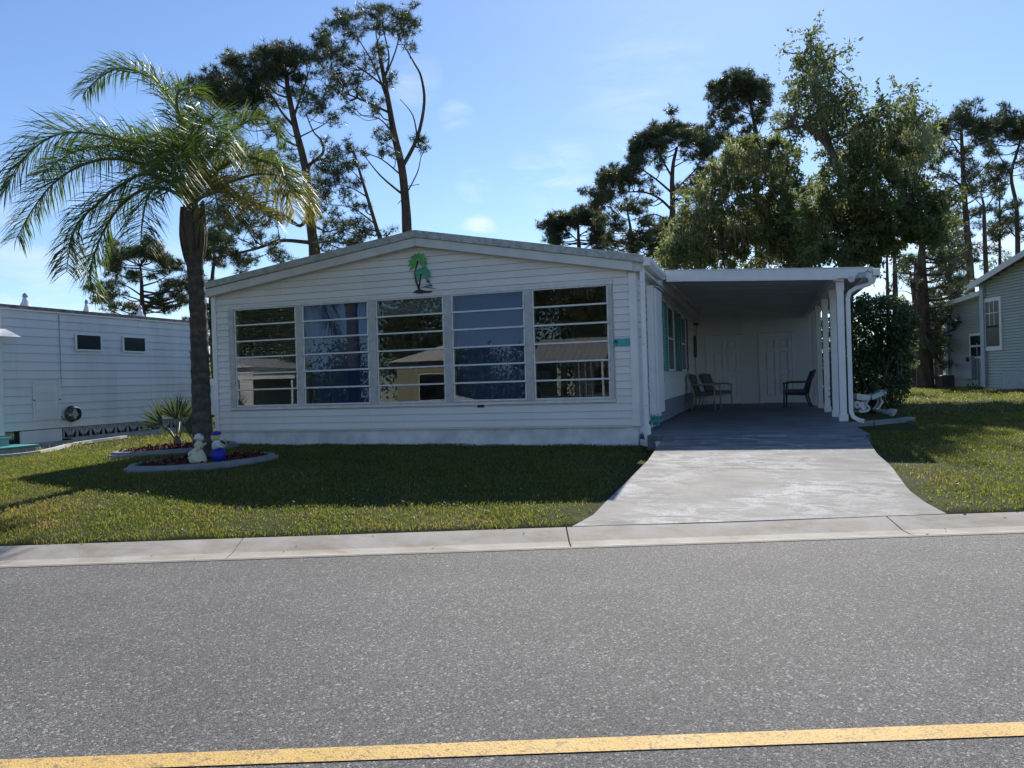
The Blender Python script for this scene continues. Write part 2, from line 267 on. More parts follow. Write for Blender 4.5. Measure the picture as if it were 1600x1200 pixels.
M = dict(
 asphalt=m_asphalt(), yellow=m_yellowpaint(),
 gutter=m_concrete('gutter_concrete', (0.42, 0.385, 0.34), (0.30, 0.262, 0.215), 0, (1.5, 1.5, 1)),
 grit=m_concrete('sandy_road_edge', (0.22, 0.21, 0.19), (0.15, 0.145, 0.135), 0, (4, 4, 1)),
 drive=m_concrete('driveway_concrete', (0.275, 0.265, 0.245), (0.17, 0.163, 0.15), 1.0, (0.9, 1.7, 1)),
 slab=m_concrete('carport_floor_paint', (0.25, 0.255, 0.27), (0.10, 0.105, 0.12), 0.6, (0.45, 2.6, 1), 0.6),
 soil=m_grassground(), grass=m_grass(),
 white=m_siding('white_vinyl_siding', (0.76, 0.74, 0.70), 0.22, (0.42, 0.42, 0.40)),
 swall=m_siding('shade_toned_side_siding', (0.72, 0.71, 0.68), 0.2, (0.3, 0.3, 0.3)), cwall=m_siding('shade_toned_carport_siding', (0.66, 0.655, 0.63), 0.2, (0.3, 0.3, 0.3)), mullion=simple('dull_aluminium_mullion', (0.46, 0.455, 0.44), 0.5, 0.15, 9, 0.1), roofrust=simple('stained_roof_edge', (0.20, 0.17, 0.15), 0.85, 0.55, 5, 0, 0.4, 20),  # side and carport siding: front siding toned darker, carport shade in the colour
 neighglass=simple('dark_pane', (0.012, 0.022, 0.026), 0.22, 0.1, 3, spec=0.25), sideglass=m_glass('shaded_side_glass', (0.10, 0.14, 0.15), 1.22),
 nwhite=m_siding('weathered_white_siding', (0.72, 0.715, 0.70), 0.55, (0.40, 0.40, 0.37), True),
 trim=simple('white_painted_trim', (0.78, 0.765, 0.74), 0.45, 0.05, 4),
 alu=simple('brushed_aluminium_frame', (0.66, 0.655, 0.64), 0.45, 0.10, 9, 0.1),
 fascia=simple('white_fascia_metal', (0.62, 0.61, 0.58), 0.5, 0.10, 3),
 ceiling=simple('carport_ceiling_pan', (0.64, 0.635, 0.61), 0.55, 0.08, 1.5),
 roofedge=m_roofedge(), roof=simple('white_roof_membrane', (0.55, 0.55, 0.54), 0.7, 0.15, 2),
 stucco=simple('white_stucco', (0.68, 0.68, 0.67), 0.85, 0.20, 3, 0, 1.0, 7),
 block=simple('grey_concrete_block', (0.36, 0.37, 0.38), 0.9, 0.15, 7, 0, 0.4, 70),
 greyblock=simple('slate_painted_block', (0.19, 0.20, 0.24), 0.9, 0.15, 6, 0, 0.3, 60),
 dark=simple('dark_void', (0.02, 0.02, 0.022), 0.9, 0.1, 4),
 glass=m_glass('window_glass', (0.74, 0.77, 0.77), 1.52), dglass=m_glass('dark_tinted_glass', (0.14, 0.20, 0.20), 1.55),
 sheer=m_sheer(), room=simple('interior_wall_paint', (0.42, 0.43, 0.42), 0.8, 0.08, 2), floor_in=simple('interior_floor', (0.20, 0.16, 0.12), 0.6, 0.15, 4),
 wood=simple('rattan_cane', (0.45, 0.30, 0.17), 0.5, 0.2, 12), cream=simple('cream_fabric', (0.55, 0.50, 0.40), 0.85, 0.1, 9),
 bark=m_bark('pine_bark', (0.055, 0.038, 0.028), (0.135, 0.095, 0.072), 5, 0.35), oakbark=m_bark('oak_bark', (0.07, 0.06, 0.05), (0.16, 0.14, 0.12), 5, 0.4),
 palmbark=m_palmtrunk(), boot=m_bark('palm_leaf_base', (0.055, 0.042, 0.032), (0.19, 0.155, 0.12), 5, 0.12, 0.7),
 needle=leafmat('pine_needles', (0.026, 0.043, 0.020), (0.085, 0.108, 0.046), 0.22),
 needle2=leafmat('hazed_pine_needles', (0.040, 0.056, 0.032), (0.105, 0.125, 0.062), 0.25),  # paler greens: distance haze put into the needle colour
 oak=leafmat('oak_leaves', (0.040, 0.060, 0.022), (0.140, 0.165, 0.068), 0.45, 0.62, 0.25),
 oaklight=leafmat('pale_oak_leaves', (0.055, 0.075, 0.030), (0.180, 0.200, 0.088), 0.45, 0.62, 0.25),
 moss=leafmat('spanish_moss', (0.17, 0.185, 0.11), (0.34, 0.34, 0.20), 0.5, 0.9, 0.1),
 shrub=leafmat('glossy_shrub_leaves', (0.022, 0.045, 0.014), (0.07, 0.11, 0.026), 0.28, 0.3, 0.6),
 frond=leafmat('palm_leaflets', (0.030, 0.056, 0.010), (0.090, 0.130, 0.022), 0.42, 0.45, 0.40),
 frondy=leafmat('yellowing_palm_leaflets', (0.075, 0.090, 0.016), (0.24, 0.20, 0.040), 0.42, 0.36, 0.5),
 rachis=simple('palm_stalk', (0.14, 0.15, 0.05), 0.45, 0.2, 6),
 fan=leafmat('fan_palm_leaf', (0.035, 0.055, 0.02), (0.085, 0.105, 0.035), 0.30, 0.30, 0.7),
 mulch=simple('red_wood_mulch', (0.09, 0.020, 0.012), 0.9, 0.5, 30, 0, 0.8, 40), chip=leafmat('mulch_chips', (0.045, 0.010, 0.007), (0.135, 0.035, 0.022), 0.0, 0.9, 0.1),
 curb=simple('grey_concrete_edging', (0.21, 0.215, 0.215), 0.85, 0.15, 5, 0, 0.25, 80), whitecurb=simple('white_painted_edging', (0.45, 0.45, 0.42), 0.8, 0.12, 5, 0, 0.2, 60),
 teal=simple('teal_paint', (0.05, 0.33, 0.33), 0.5, 0.1, 5), darkteal=simple('dark_teal_paint', (0.02, 0.17, 0.18), 0.5, 0.1, 5), navy=simple('navy_paint', (0.02, 0.035, 0.12), 0.5, 0.1, 5),
 tealpale=simple('pale_teal_paint', (0.32, 0.55, 0.54), 0.6, 0.1, 5),
 bluep=simple('cobalt_blue_glaze', (0.012, 0.018, 0.36), 0.55, 0.1, 5), creamp=simple('cream_painted_concrete', (0.60, 0.57, 0.38), 0.75, 0.1, 12, 0, 0.2, 50),
 whitep=simple('white_painted_concrete', (0.62, 0.63, 0.62), 0.8, 0.15, 8, 0, 0.4, 60), straw=simple('straw_yellow_paint', (0.55, 0.47, 0.16), 0.7, 0.1, 12),
 stone=simple('grey_stone', (0.38, 0.37, 0.35), 0.9, 0.2, 6, 0, 0.5, 20),
 green1=simple('enamel_green', (0.10, 0.36, 0.10), 0.4, 0.35, 14, 0.1), green2=simple('enamel_sea_green', (0.06, 0.32, 0.19), 0.4, 0.35, 14, 0.1),
 bronze=simple('dark_bronze', (0.035, 0.026, 0.02), 0.45, 0.2, 10, 0.5), seablue=simple('enamel_sea_blue', (0.02, 0.14, 0.22), 0.4, 0.2, 8), 
 signteal=simple('turquoise_sign', (0.05, 0.36, 0.38), 0.45, 0.15, 12), ink=simple('dark_green_print', (0.015, 0.10, 0.045), 0.6, 0.1, 8),
 paleink=simple('pale_print', (0.35, 0.60, 0.55), 0.6, 0.1, 8), black=simple('black_plastic', (0.012, 0.012, 0.014), 0.5, 0.1, 8),
 hose=simple('dark_green_hose', (0.03, 0.035, 0.03), 0.45, 0.2, 10), sage=m_siding('sage_vinyl_siding', (0.42, 0.445, 0.39), 0.15, (0.2, 0.22, 0.2)),
 cushion=simple('dark_cushion', (0.09, 0.09, 0.10), 0.9, 0.2, 10), wicker=simple('tan_wicker', (0.36, 0.27, 0.19), 0.6, 0.2, 25), darkw=simple('dark_brown_frame', (0.07, 0.055, 0.05), 0.5, 0.2, 10),
 pillow=simple('pale_pillow', (0.40, 0.38, 0.35), 0.9, 0.1, 10), steel=simple('painted_steel_box', (0.33, 0.36, 0.40), 0.45, 0.1, 5, 0.2),
 ysiding=m_siding('yellow_vinyl_siding', (0.36, 0.33, 0.21), 0.12, (0.4, 0.36, 0.2)), brick=simple('terracotta_pot', (0.30, 0.12, 0.07), 0.85, 0.15, 9),
 door=simple('white_door_paint', (0.68, 0.68, 0.67), 0.4, 0.05, 4), blind=simple('pale_blind', (0.40, 0.40, 0.38), 0.7, 0.05, 4),
)

# ------------------------------------------------------------------ object helpers
WL = {}
def tag(o, label=None, cat=None, group=None, kind=None):
    if label: o['label'] = label
    if cat: o['category'] = cat
    if group: o['group'] = group
    if kind: o['kind'] = kind
    return o
def thing(name, label, cat, loc=(0, 0, 0), group=None, rz=0):
    o = bpy.data.objects.new(name, None); COL.objects.link(o); o.location = loc; o.rotation_euler = (0, 0, rz)
    o.empty_display_size = 0.2; WL[o] = Vector(loc); return tag(o, label, cat, group)
def link(name, me, mat, parent=None, local=False):
    o = bpy.data.objects.new(name, me); COL.objects.link(o)
    if mat is not None and not me.materials: me.materials.append(mat)
    WL[o] = Vector((0, 0, 0))
    if parent is not None:
        o.parent = parent
        if not local: o.location = -WL[parent]
    return o
def trimesh(name, V, F, mat, parent=None, rnd=None, smooth=False, local=False, kind=None):
    me = bpy.data.meshes.new(name); V = np.asarray(V, np.float32); F = np.asarray(F, np.int32)
    me.vertices.add(len(V)); me.vertices.foreach_set('co', V.ravel())
    k = F.shape[1]; me.loops.add(F.size); me.loops.foreach_set('vertex_index', F.ravel())
    me.polygons.add(len(F)); me.polygons.foreach_set('loop_start', np.arange(0, F.size, k, dtype=np.int32))
    try: me.polygons.foreach_set('loop_total', np.full(len(F), k, np.int32))
    except Exception: pass
    me.polygons.foreach_set('use_smooth', np.full(len(F), smooth))
    if rnd is not None:
        at = me.attributes.new('rnd', 'FLOAT', 'POINT'); at.data.foreach_set('value', np.asarray(rnd, np.float32))
    me.update(calc_edges=True)
    o = link(name, me, mat, parent, local)
    if kind: o['kind'] = kind
    return o
class MB:
    def __init__(s): s.v = []; s.f = []; s.sm = []
    def add(s, vs, fs, smooth=False):
        b = len(s.v); s.v += [tuple(map(float, p)) for p in vs]; s.f += [tuple(b+i for i in f) for f in fs]; s.sm += [smooth]*len(fs); return s
    def hexa(s, p):   # 8 points: bottom 4 ccw, top 4 ccw
        return s.add(p, [(3, 2, 1, 0), (4, 5, 6, 7), (0, 1, 5, 4), (1, 2, 6, 5), (2, 3, 7, 6), (3, 0, 4, 7)])
    def box(s, x0, y0, z0, x1, y1, z1, rz=0, c=None):
        x0, x1 = min(x0, x1), max(x0, x1); y0, y1 = min(y0, y1), max(y0, y1); z0, z1 = min(z0, z1), max(z0, z1)
        p = [(x0, y0, z0), (x1, y0, z0), (x1, y1, z0), (x0, y1, z0), (x0, y0, z1), (x1, y0, z1), (x1, y1, z1), (x0, y1, z1)]
        if rz:
            cx, cyy = c if c else ((x0+x1)/2, (y0+y1)/2); a, b = math.cos(rz), math.sin(rz)
            p = [(cx+(x-cx)*a-(y-cyy)*b, cyy+(x-cx)*b+(y-cyy)*a, z) for x, y, z in p]
        return s.hexa(p)
    def obox(s, c, ax, ay, az):   # oriented box: centre and three half-extent vectors
        c, ax, ay, az = map(np.array, (c, ax, ay, az))
        q = [c+i*ax+j*ay+k*az for k in (-1, 1) for i, j in ((-1, -1), (1, -1), (1, 1), (-1, 1))]
        return s.hexa(q)
    def tube(s, pts, rad, n=8, cap=True, smooth=True):
        pts = [Vector(p) for p in pts]; rad = rad if hasattr(rad, '__len__') else [rad]*len(pts)
        b = len(s.v); prev = None; L = len(pts)
        for i, p in enumerate(pts):
            d = (pts[min(i+1, L-1)]-pts[max(i-1, 0)])
            d = d.normalized() if d.length > 1e-9 else Vector((0, 0, 1))
            if prev is None: u = d.orthogonal().normalized()
            else:
                u = prev - d*prev.dot(d); u = u.normalized() if u.length > 1e-6 else d.orthogonal().normalized()
            prev = u; v = d.cross(u)
            for k in range(n):
                a = 2*math.pi*k/n; q = p + (u*math.cos(a)+v*math.sin(a))*rad[i]; s.v.append((q.x, q.y, q.z))
        for i in range(L-1):
            for k in range(n):
                k2 = (k+1) % n
                s.f.append((b+i*n+k, b+i*n+k2, b+(i+1)*n+k2, b+(i+1)*n+k)); s.sm.append(smooth)
        if cap:
            s.f.append(tuple(b+k for k in reversed(range(n)))); s.sm.append(False)
            s.f.append(tuple(b+(L-1)*n+k for k in range(n))); s.sm.append(False)
        return s
    def lathe(s, prof, c=(0, 0, 0), n=16, sx=1, sy_=1, axis=None):
        b = len(s.v); c = np.array(c, float)
        A = np.eye(3) if axis is None else axis
        for r_, z in prof:
            for k in range(n):
                a = 2*math.pi*k/n; q = c + A@np.array([r_*math.cos(a)*sx, r_*math.sin(a)*sy_, z]); s.v.append(tuple(q))
        for i in range(len(prof)-1):
            for k in range(n):
                k2 = (k+1) % n; s.f.append((b+i*n+k, b+i*n+k2, b+(i+1)*n+k2, b+(i+1)*n+k)); s.sm.append(True)
        s.f.append(tuple(b+k for k in reversed(range(n)))); s.sm.append(False)
        s.f.append(tuple(b+(len(prof)-1)*n+k for k in range(n))); s.sm.append(False)
        return s
    def ball(s, c, r_, n=10, sx=1, sy_=1, sz=1):
        pr = [(max(1e-4, r_*math.sin(math.pi*i/n)), -r_*sz*math.cos(math.pi*i/n)) for i in range(n+1)]
        return s.lathe(pr, c, n+4, sx, sy_)
    def poly(s, pts, off):      # extrude a planar outline by vector off
        n = len(pts); a = [np.array(p, float) for p in pts]; b_ = [p+np.array(off) for p in a]
        return s.add(a+b_, [tuple(reversed(range(n))), tuple(range(n, 2*n))] + [(i, (i+1) % n, n+(i+1) % n, n+i) for i in range(n)])
    def build(s, name, mat, parent=None, local=False, bevel=0, kind=None, label=None):
        me = bpy.data.meshes.new(name); me.from_pydata(s.v, [], s.f); me.polygons.foreach_set('use_smooth', s.sm); me.update()
        o = link(name, me, mat, parent, local)
        if bevel:
            bm_ = o.modifiers.new('bevel', 'BEVEL'); bm_.width = bevel; bm_.segments = 2; bm_.limit_method = 'ANGLE'
        if kind: o['kind'] = kind
        if label: o['label'] = label
        return o
def box(name, mat, parent, *a, **k):
    kk = {q: k.pop(q) for q in ('local', 'bevel', 'kind', 'label') if q in k}
    return MB().box(*a, **k).build(name, mat, parent, **kk)
def copy_tree(o, parent=None):
    c = o.copy(); COL.objects.link(c)
    if parent is not None: c.parent = parent
    for ch in o.children: copy_tree(ch, c)
    return c

# ================================================================== SETTING: ground, road, gutter, driveway
us = np.concatenate([np.linspace(-900, -60, 15), np.linspace(-50, -15, 12), np.linspace(-14, 14, 85), np.linspace(15, 50, 12), np.linspace(60, 900, 15)])
ss = np.concatenate([np.linspace(-400, -60, 8), np.linspace(-50, -10, 14), [-9.3, -8.9, -8.86, -0.02, 0.02], np.linspace(0.3, 14, 50), np.linspace(15, 50, 20), np.linspace(70, 1500, 14)])
V = []; 
for s_ in ss:
    for u in us:
        x, y = u*EU[0]+s_*ES[0], 7.8+u*EU[1]+s_*ES[1]
        b_ = 0.015*math.sin(x*1.7+y)*math.sin(y*1.3-x*0.6) if abs(u) < 20 and 0.5 < s_ < 20 else 0
        lat = (x-0.0-0.02*(y-10))
        q = min(1, max(0, (y-Yg(x))/4.6)); half = 1.68-.22*q
        dip = .14 if (abs(x-.0+.05*(1-q)) < half-.22 and 0.1 < s_ and y < 12.6) or (-1.6 < x < 1.4 and 12.3 < y < 28) else 0
        V.append((x, y, gz(x, y)+b_-0.012-dip))
nu = len(us); F = [(j*nu+i, j*nu+i+1, (j+1)*nu+i+1, (j+1)*nu+i) for j in range(len(ss)-1) for i in range(nu-1)]
g = trimesh('lawn', V, F, M['soil'], smooth=True); tag(g, kind='structure')
def strip(name, s_list, z_list, mat, u0, u1, du=2.0, kind='structure'):
    n = int((u1-u0)/du)+1; uu = np.linspace(u0, u1, n); V = []
    for s_, z in zip(s_list, z_list):
        for u in uu: V.append((u*EU[0]+s_*ES[0], 7.8+u*EU[1]+s_*ES[1], z))
    F = [(j*n+i, j*n+i+1, (j+1)*n+i+1, (j+1)*n+i) for j in range(len(s_list)-1) for i in range(n-1)]
    o = trimesh(name, V, F, mat, smooth=True); tag(o, kind=kind); return o
sl = np.linspace(-8.25, -0.53, 14); strip('road', sl, 0.05*(1-((sl+4.39)/3.86)**2), M['asphalt'], -160, 160)
zc = lambda s_: 0.05*(1-((s_+4.39)/3.86)**2)
strip('road_marking', [-4.41, -4.355, -4.295], [zc(-4.41)+.004, zc(-4.35)+.0045, zc(-4.29)+.004], M['yellow'], -160, 160)
strip('road_edge_grit', [-0.60, -0.565, -0.528], [zc(-.6)+.004, zc(-.565)+.005, zc(-.53)+.005], M['grit'], -60, 60)
kerb = tag(bpy.data.objects.new('gutter', None), kind='structure'); COL.objects.link(kerb); WL[kerb] = Vector((0, 0, 0))
# gutter: one cast slab every ten feet
ug = lambda x, y: (x*EU[0]+(y-7.8)*EU[1])
uj0 = ug(*onsurf(884, 822, lambda x, y: 0.08)[:2]); LEN = 3.07
prof = [(-0.525, -0.12), (-0.525, 0.004), (-0.45, -0.006), (-0.30, 0.005), (-0.08, 0.062), (-0.005, 0.080), (0.0, 0.074), (0.0, -0.12)]
def gutter_slab(k, side=1):
    a, b_ = uj0+k*LEN+0.006, uj0+(k+1)*LEN-0.006
    mb = MB(); vs = []
    for u in (a, b_):
        for s_, z in prof:
            s2 = s_ if side == 1 else -8.78 - s_
            vs.append((u*EU[0]+s2*ES[0], 7.8+u*EU[1]+s2*ES[1], z))
    n = len(prof); fs = [(i, i+1, n+i+1, n+i) for i in range(n-1)] + [tuple(range(n)), tuple(reversed(range(n, 2*n)))]
    mb.add(vs, fs); return mb.build('gutter_slab', M['gutter'], kerb)
for k in range(-9, 10): gutter_slab(k)
for k in range(-14, 8): gutter_slab(k, -1)

# driveway slabs
Lpx = [(895, 822), (926, 806), (945, 786), (980, 752), (1012, 720), (1031, 693)]
Rpx = [(1483, 804.5), (1445, 785), (1420, 766), (1392, 728), (1370, 709), (1330, 664)]
Lp = [onsurf(*p, dz) for p in Lpx]; Rp = [onsurf(*p, dz) for p in Rpx]
def edge_at(pts, q):      # q: 0..1 along depth
    ys = [p[1] for p in pts]; xs = [p[0] for p in pts]; return xs, ys
LX = lambda y: float(np.interp(y, [p[1] for p in Lp], [p[0] for p in Lp])); RX = lambda y: float(np.interp(y, [p[1] for p in Rp], [p[0] for p in Rp]))
drive = tag(bpy.data.objects.new('driveway', None), kind='structure'); COL.objects.link(drive); WL[drive] = Vector((0, 0, 0))
yj = onsurf(1190, 733, dz)[1]
def dslab(name, row0, row1, mat, n=12, nx=14):
    """row functions: t in 0..1 -> (x, y)"""
    V = []; 
    for j in range(n+1):
        for i in range(nx+1):
            a = np.array(row0(i/nx)); b_ = np.array(row1(i/nx)); q = j/n; x, y = a+(b_-a)*q
            if row0 is front or row1 is front or True:
                pass
            # follow the flared edges
            xl, xr = LX(y), RX(y); x = xl+(xr-xl)*i/nx; y2 = y
            V.append((x, y2, dz(x, y2)+0.004))
    m_ = nx+1; F = [(j*m_+i, j*m_+i+1, (j+1)*m_+i+1, (j+1)*m_+i) for j in range(n) for i in range(nx)]
    mb = MB(); mb.add(V, F, True)
    bd = [j*m_ for j in range(n+1)], [j*m_+nx for j in range(n, -1, -1)]
    ring = list(range(nx, -1, -1)) + [j*m_ for j in range(1, n+1)] + [n*m_+i for i in range(1, nx+1)] + [j*m_+nx for j in range(n-1, -1, -1)]
    lo = [(V[i][0], V[i][1], V[i][2]-0.18) for i in ring]; hi = [V[i] for i in ring]
    k = len(ring); mb.add(hi+lo, [(i, (i+1) % k, k+(i+1) % k, k+i) for i in range(k)])
    return mb.build(name, mat, drive)
def front(t): 
    x = Lp[0][0]+(Rp[0][0]-Lp[0][0])*t; return (x, Yg(x)+0.006)
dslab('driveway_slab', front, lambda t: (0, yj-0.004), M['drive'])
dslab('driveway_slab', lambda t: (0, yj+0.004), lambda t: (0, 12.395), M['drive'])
box('carport_slab', M['slab'], drive, -1.72, 12.405, 0.30, 1.52, 24.75, 0.545, bevel=0.006)
yf_ = 12.78

# ================================================================== MAIN HOUSE
X0, X1, YF = -10.18, -1.88, 12.78
ZSB, ZWT, ZWB = 0.69, 3.03, 1.13          # siding bottom, window band top and bottom (world z)
house = thing('manufactured_home', 'white single-storey home with low gable front, five wide louvred windows and attached carport', 'house', (-6.0, YF, 0.35))
RL, RA, RR = (-10.24, 3.56), (-5.72, 4.19), (-1.72, 3.44)     # top of roof edge, left, apex, right
def rooftop(x): 
    return RL[1]+(RA[1]-RL[1])*(x-RL[0])/(RA[0]-RL[0]) if x < RA[0] else RA[1]+(RR[1]-RA[1])*(x-RA[0])/(RR[0]-RA[0])
ceil_z = lambda x: rooftop(x)-0.27
# wall backing with the window opening left free
wx0, wx1 = -9.74, -2.315
T = 0.10
MB().poly([(X0+.01, YF+.012, ZSB), (wx0, YF+.012, ZSB), (wx0, YF+.012, ceil_z(wx0)+.15), (X0+.01, YF+.012, ceil_z(X0)+.15)], (0, T, 0)).build('wall', M['white'], house)
MB().poly([(wx1, YF+.012, ZSB), (X1-.01, YF+.012, ZSB), (X1-.01, YF+.012, ceil_z(X1)+.13), (wx1, YF+.012, ceil_z(wx1)+.13)], (0, T, 0)).build('wall', M['white'], house)
box('wall', M['white'], house, wx0, YF+.012, ZSB, wx1, YF+.012+T, ZWB-.02)
MB().poly([(wx0, YF+.012, ZWT+.02), (wx1, YF+.012, ZWT+.02), (wx1, YF+.012, ceil_z(wx1)+.15), (RA[0], YF+.012, ceil_z(RA[0])+.15), (wx0, YF+.012, ceil_z(wx0)+.15)], (0, T, 0)).build('wall', M['white'], house)
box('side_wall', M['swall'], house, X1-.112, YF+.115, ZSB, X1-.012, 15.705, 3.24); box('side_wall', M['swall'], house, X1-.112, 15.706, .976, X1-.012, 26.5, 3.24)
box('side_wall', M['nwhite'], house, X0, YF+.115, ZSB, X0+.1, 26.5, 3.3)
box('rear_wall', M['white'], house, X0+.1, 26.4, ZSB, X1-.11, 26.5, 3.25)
# foundation
box('foundation', M['stucco'], house, X0+.03, YF+.03, 0.1, X1-.04, YF+.14, ZSB-.005)
box('foundation', M['stucco'], house, X1-.13, YF+.14, 0.1, X1-.035, 15.70, ZSB-.005)
box('foundation', M['stucco'], house, X0+.03, YF+.14, 0.1, X0+.12, 26.4, ZSB-.005)
box('carport_slab', M['slab'], drive, X1+.012, 12.92, 0.30, -1.722, 24.75, 0.5445)
# painted block skirting along the carport
yb = 15.72
while yb < 24.6:
    for r_ in range(2):
        z0 = 0.545+0.20*r_; box('skirting_block', M['greyblock'], house, X1-.12, yb+.004, z0+.003, X1-.006, yb+.396, z0+.197)
    yb += 0.40
box('ledge', M['greyblock'], house, X1-.12, 15.71, .948, X1+.002, 24.7, .975)
# siding boards (clapboards: bottom edge stands proud)
EXP = 0.122
def board(xa, xb, z0, z1, xa2=None, xb2=None):
    xa2 = xa if xa2 is None else xa2; xb2 = xb if xb2 is None else xb2
    y = YF
    p = [(xa, y-.021, z0+.003), (xb, y-.021, z0+.003), (xb, y+.011, z0), (xa, y+.011, z0), (xa2, y+.0005, z1), (xb2, y+.0005, z1), (xb2, y+.011, z1), (xa2, y+.011, z1)]
    MB().hexa(p).build('siding_board', M['white'], house)
def inv_roof(z):    # x where underside of roof edge is at z, left & right
    zz = z+0.25
    xl = RL[0]+(zz-RL[1])/(RA[1]-RL[1])*(RA[0]-RL[0]); xr = RA[0]+(zz-RA[1])/(RR[1]-RA[1])*(RR[0]-RA[0])
    return xl, xr
z = ZSB; k = 0
XL, XR = X0+.10, X1-.12
while z < 3.90:
    z1 = min(z+EXP, 3.93)
    l0, r0 = inv_roof(z); l1, r1 = inv_roof(z1)
    a, b_, a2, b2 = max(XL, l0), min(XR, r0), max(XL, l1), min(XR, r1)
    if z1 <= ZWB-.03 or z >= ZWT+.03:
        if b_-a > 0.1 and b2 > a2: board(a, b_, z, z1-.0015, a2, b2)
    else:
        board(a, wx0-.06, z, z1-.0015, a2, wx0-.06); board(wx1+.06, b_, z, z1-.0015, wx1+.06, b2)
        if z < ZWB-.03 < z1: board(wx0-.058, wx1+.058, z, ZWB-.05)
        if z < ZWT+.03 < z1: board(wx0-.058, wx1+.058, ZWT+.05, z1-.0015)
    z = z1+.0; k += 1
# corner posts
box('corner_trim', M['trim'], house, X0-.004, YF-.030, ZSB-.01, X0+.098, YF+.011, 3.34)
box('corner_trim', M['trim'], house, X1-.118, YF-.030, ZSB-.01, X1+.006, YF+.011, 3.19)
box('corner_trim', M['trim'], house, X1-.010, YF+.012, ZSB-.01, X1+.012, YF+.12, 3.19)
box('starter_trim', M['alu'], house, X0+.1, YF-.016, ZSB-.028, X1-.12, YF+.011, ZSB-.002)
# side boards along the carport
z = ZSB
while z < 3.2:
    y0_ = 12.905; p = [(X1+.006, y0_, z+.003), (X1+.006, 24.74, z+.003), (X1-.0115, 24.74, z+.003), (X1-.0115, y0_, z+.003), (X1-.011, y0_, z+EXP-.002), (X1-.011, 24.74, z+EXP-.002), (X1-.0118, 24.74, z+EXP-.002), (X1-.0118, y0_, z+EXP-.002)]
    if z < .96: p = [(q[0], min(q[1], 15.70), q[2]) for q in p]
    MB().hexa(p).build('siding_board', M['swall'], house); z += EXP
# roof
def slabprism(name, xa, za, xb, zb, y0_, y1_, th, mat):
    p = [(xa, y0_, za-th), (xb, y0_, zb-th), (xb, y1_, zb-th), (xa, y1_, za-th), (xa, y0_, za), (xb, y0_, zb), (xb, y1_, zb), (xa, y1_, za)]
    return MB().hexa(p).build(name, mat, house, bevel=0.004)
slabprism('roof', RL[0], RL[1]-.004, RA[0]-.001, RA[1]-.004, 12.66, 26.8, .08, M['roof']); slabprism('roof', RA[0]+.001, RA[1]-.004, RR[0], RR[1]-.004, 12.66, 26.8, .08, M['roof'])
slabprism('roof_edge', RL[0], RL[1]+.006, RA[0]-.002, RA[1]+.006, 12.575, 12.657, .125, M['roofedge']); slabprism('roof_edge', RA[0]+.002, RA[1]+.006, RR[0], RR[1]+.006, 12.575, 12.657, .125, M['roofedge'])
slabprism('fascia', RL[0]+.03, RL[1]-.122, RA[0]-.002, RA[1]-.122, 12.61, 12.657, .150, M['fascia']); slabprism('fascia', RA[0]+.002, RA[1]-.122, -1.90, rooftop(-1.90)-.122, 12.61, 12.657, .150, M['fascia'])
slabprism('soffit', RL[0]+.03, RL[1]-.258, RA[0]-.002, RA[1]-.258, 12.66, 12.765, .015, M['fascia']); slabprism('soffit', RA[0]+.002, RA[1]-.258, -1.90, rooftop(-1.9)-.258, 12.66, 12.765, .015, M['fascia'])
# left eave gutter and right eave gutter
def gutter_run(x0, x1, y0_, y1_, z, name='gutter'):
    w_ = x1-x0; s_ = 1 if w_ > 0 else -1
    pr = [(x0, z-.13), (x0+w_*.6, z-.13), (x1, z-.06), (x1, z), (x1-s_*.012, z), (x1-s_*.012, z-.055), (x0+w_*.57, z-.118), (x0+s_*.008, z-.118), (x0+s_*.008, z), (x0, z)]
    a = [(p[0], y0_, p[1]) for p in pr]
    return MB().poly(a if s_ < 0 else a[::-1], (0, y1_-y0_, 0)).build(name, M['trim'], house)
g1 = gutter_run(-1.735, -1.605, 12.60, 14.72, 3.40); MB().box(-1.735, 12.592, 3.27, -1.61, 12.599, 3.40).build('end_cap', M['trim'], g1)
MB().box(-1.735, 14.721, 3.28, -1.615, 14.728, 3.40).build('end_cap', M['trim'], g1)
gutter_run(-10.24, -10.34, 12.60, 26.5, 3.50)
box('eave_board', M['fascia'], house, -1.90, 12.66, 3.20, -1.74, 24.7, 3.355); box('flashing', M['fascia'], house, -1.80, 15.34, 3.356, -1.738, 24.75, 3.53)
# downspout at the right front corner
dsx, dsy = -1.765, 12.72
ds = MB(); ds.box(dsx-.035, dsy-.045, .62, dsx+.035, dsy+.045, 3.28)
def rect_sweep(mb, pts, w_, d_, side):
    side = Vector(side); pts = [Vector(p) for p in pts]; rings = []
    for i, p in enumerate(pts):
        d = (pts[min(i+1, len(pts)-1)]-pts[max(i-1, 0)]).normalized(); u = (side-d*side.dot(d)).normalized(); v = d.cross(u)
        rings.append([p+u*w_*a+v*d_*b for a, b in ((-1, -1), (1, -1), (1, 1), (-1, 1))])
    vs = [tuple(q) for r_ in rings for q in r_]; n = len(rings)
    fs = [(i*4+k, i*4+(k+1) % 4, (i+1)*4+(k+1) % 4, (i+1)*4+k) for i in range(n-1) for k in range(4)] + [(3, 2, 1, 0), tuple((n-1)*4+k for k in range(4))]
    mb.add(vs, fs)
rect_sweep(ds, [(dsx, dsy, .70), (dsx, dsy, .56), (dsx+.02, dsy-.01, .49), (dsx+.08, dsy-.05, .44), (dsx+.17, dsy-.10, .42)], .042, .05, (0.5, .86, 0))
ds.build('downspout', M['trim'], house, bevel=.008)
for zz in (1.0, 2.0, 3.0): box('strap', M['alu'], house, dsx-.04, dsy-.05, zz, dsx+.04, dsy+.05, zz+.03)
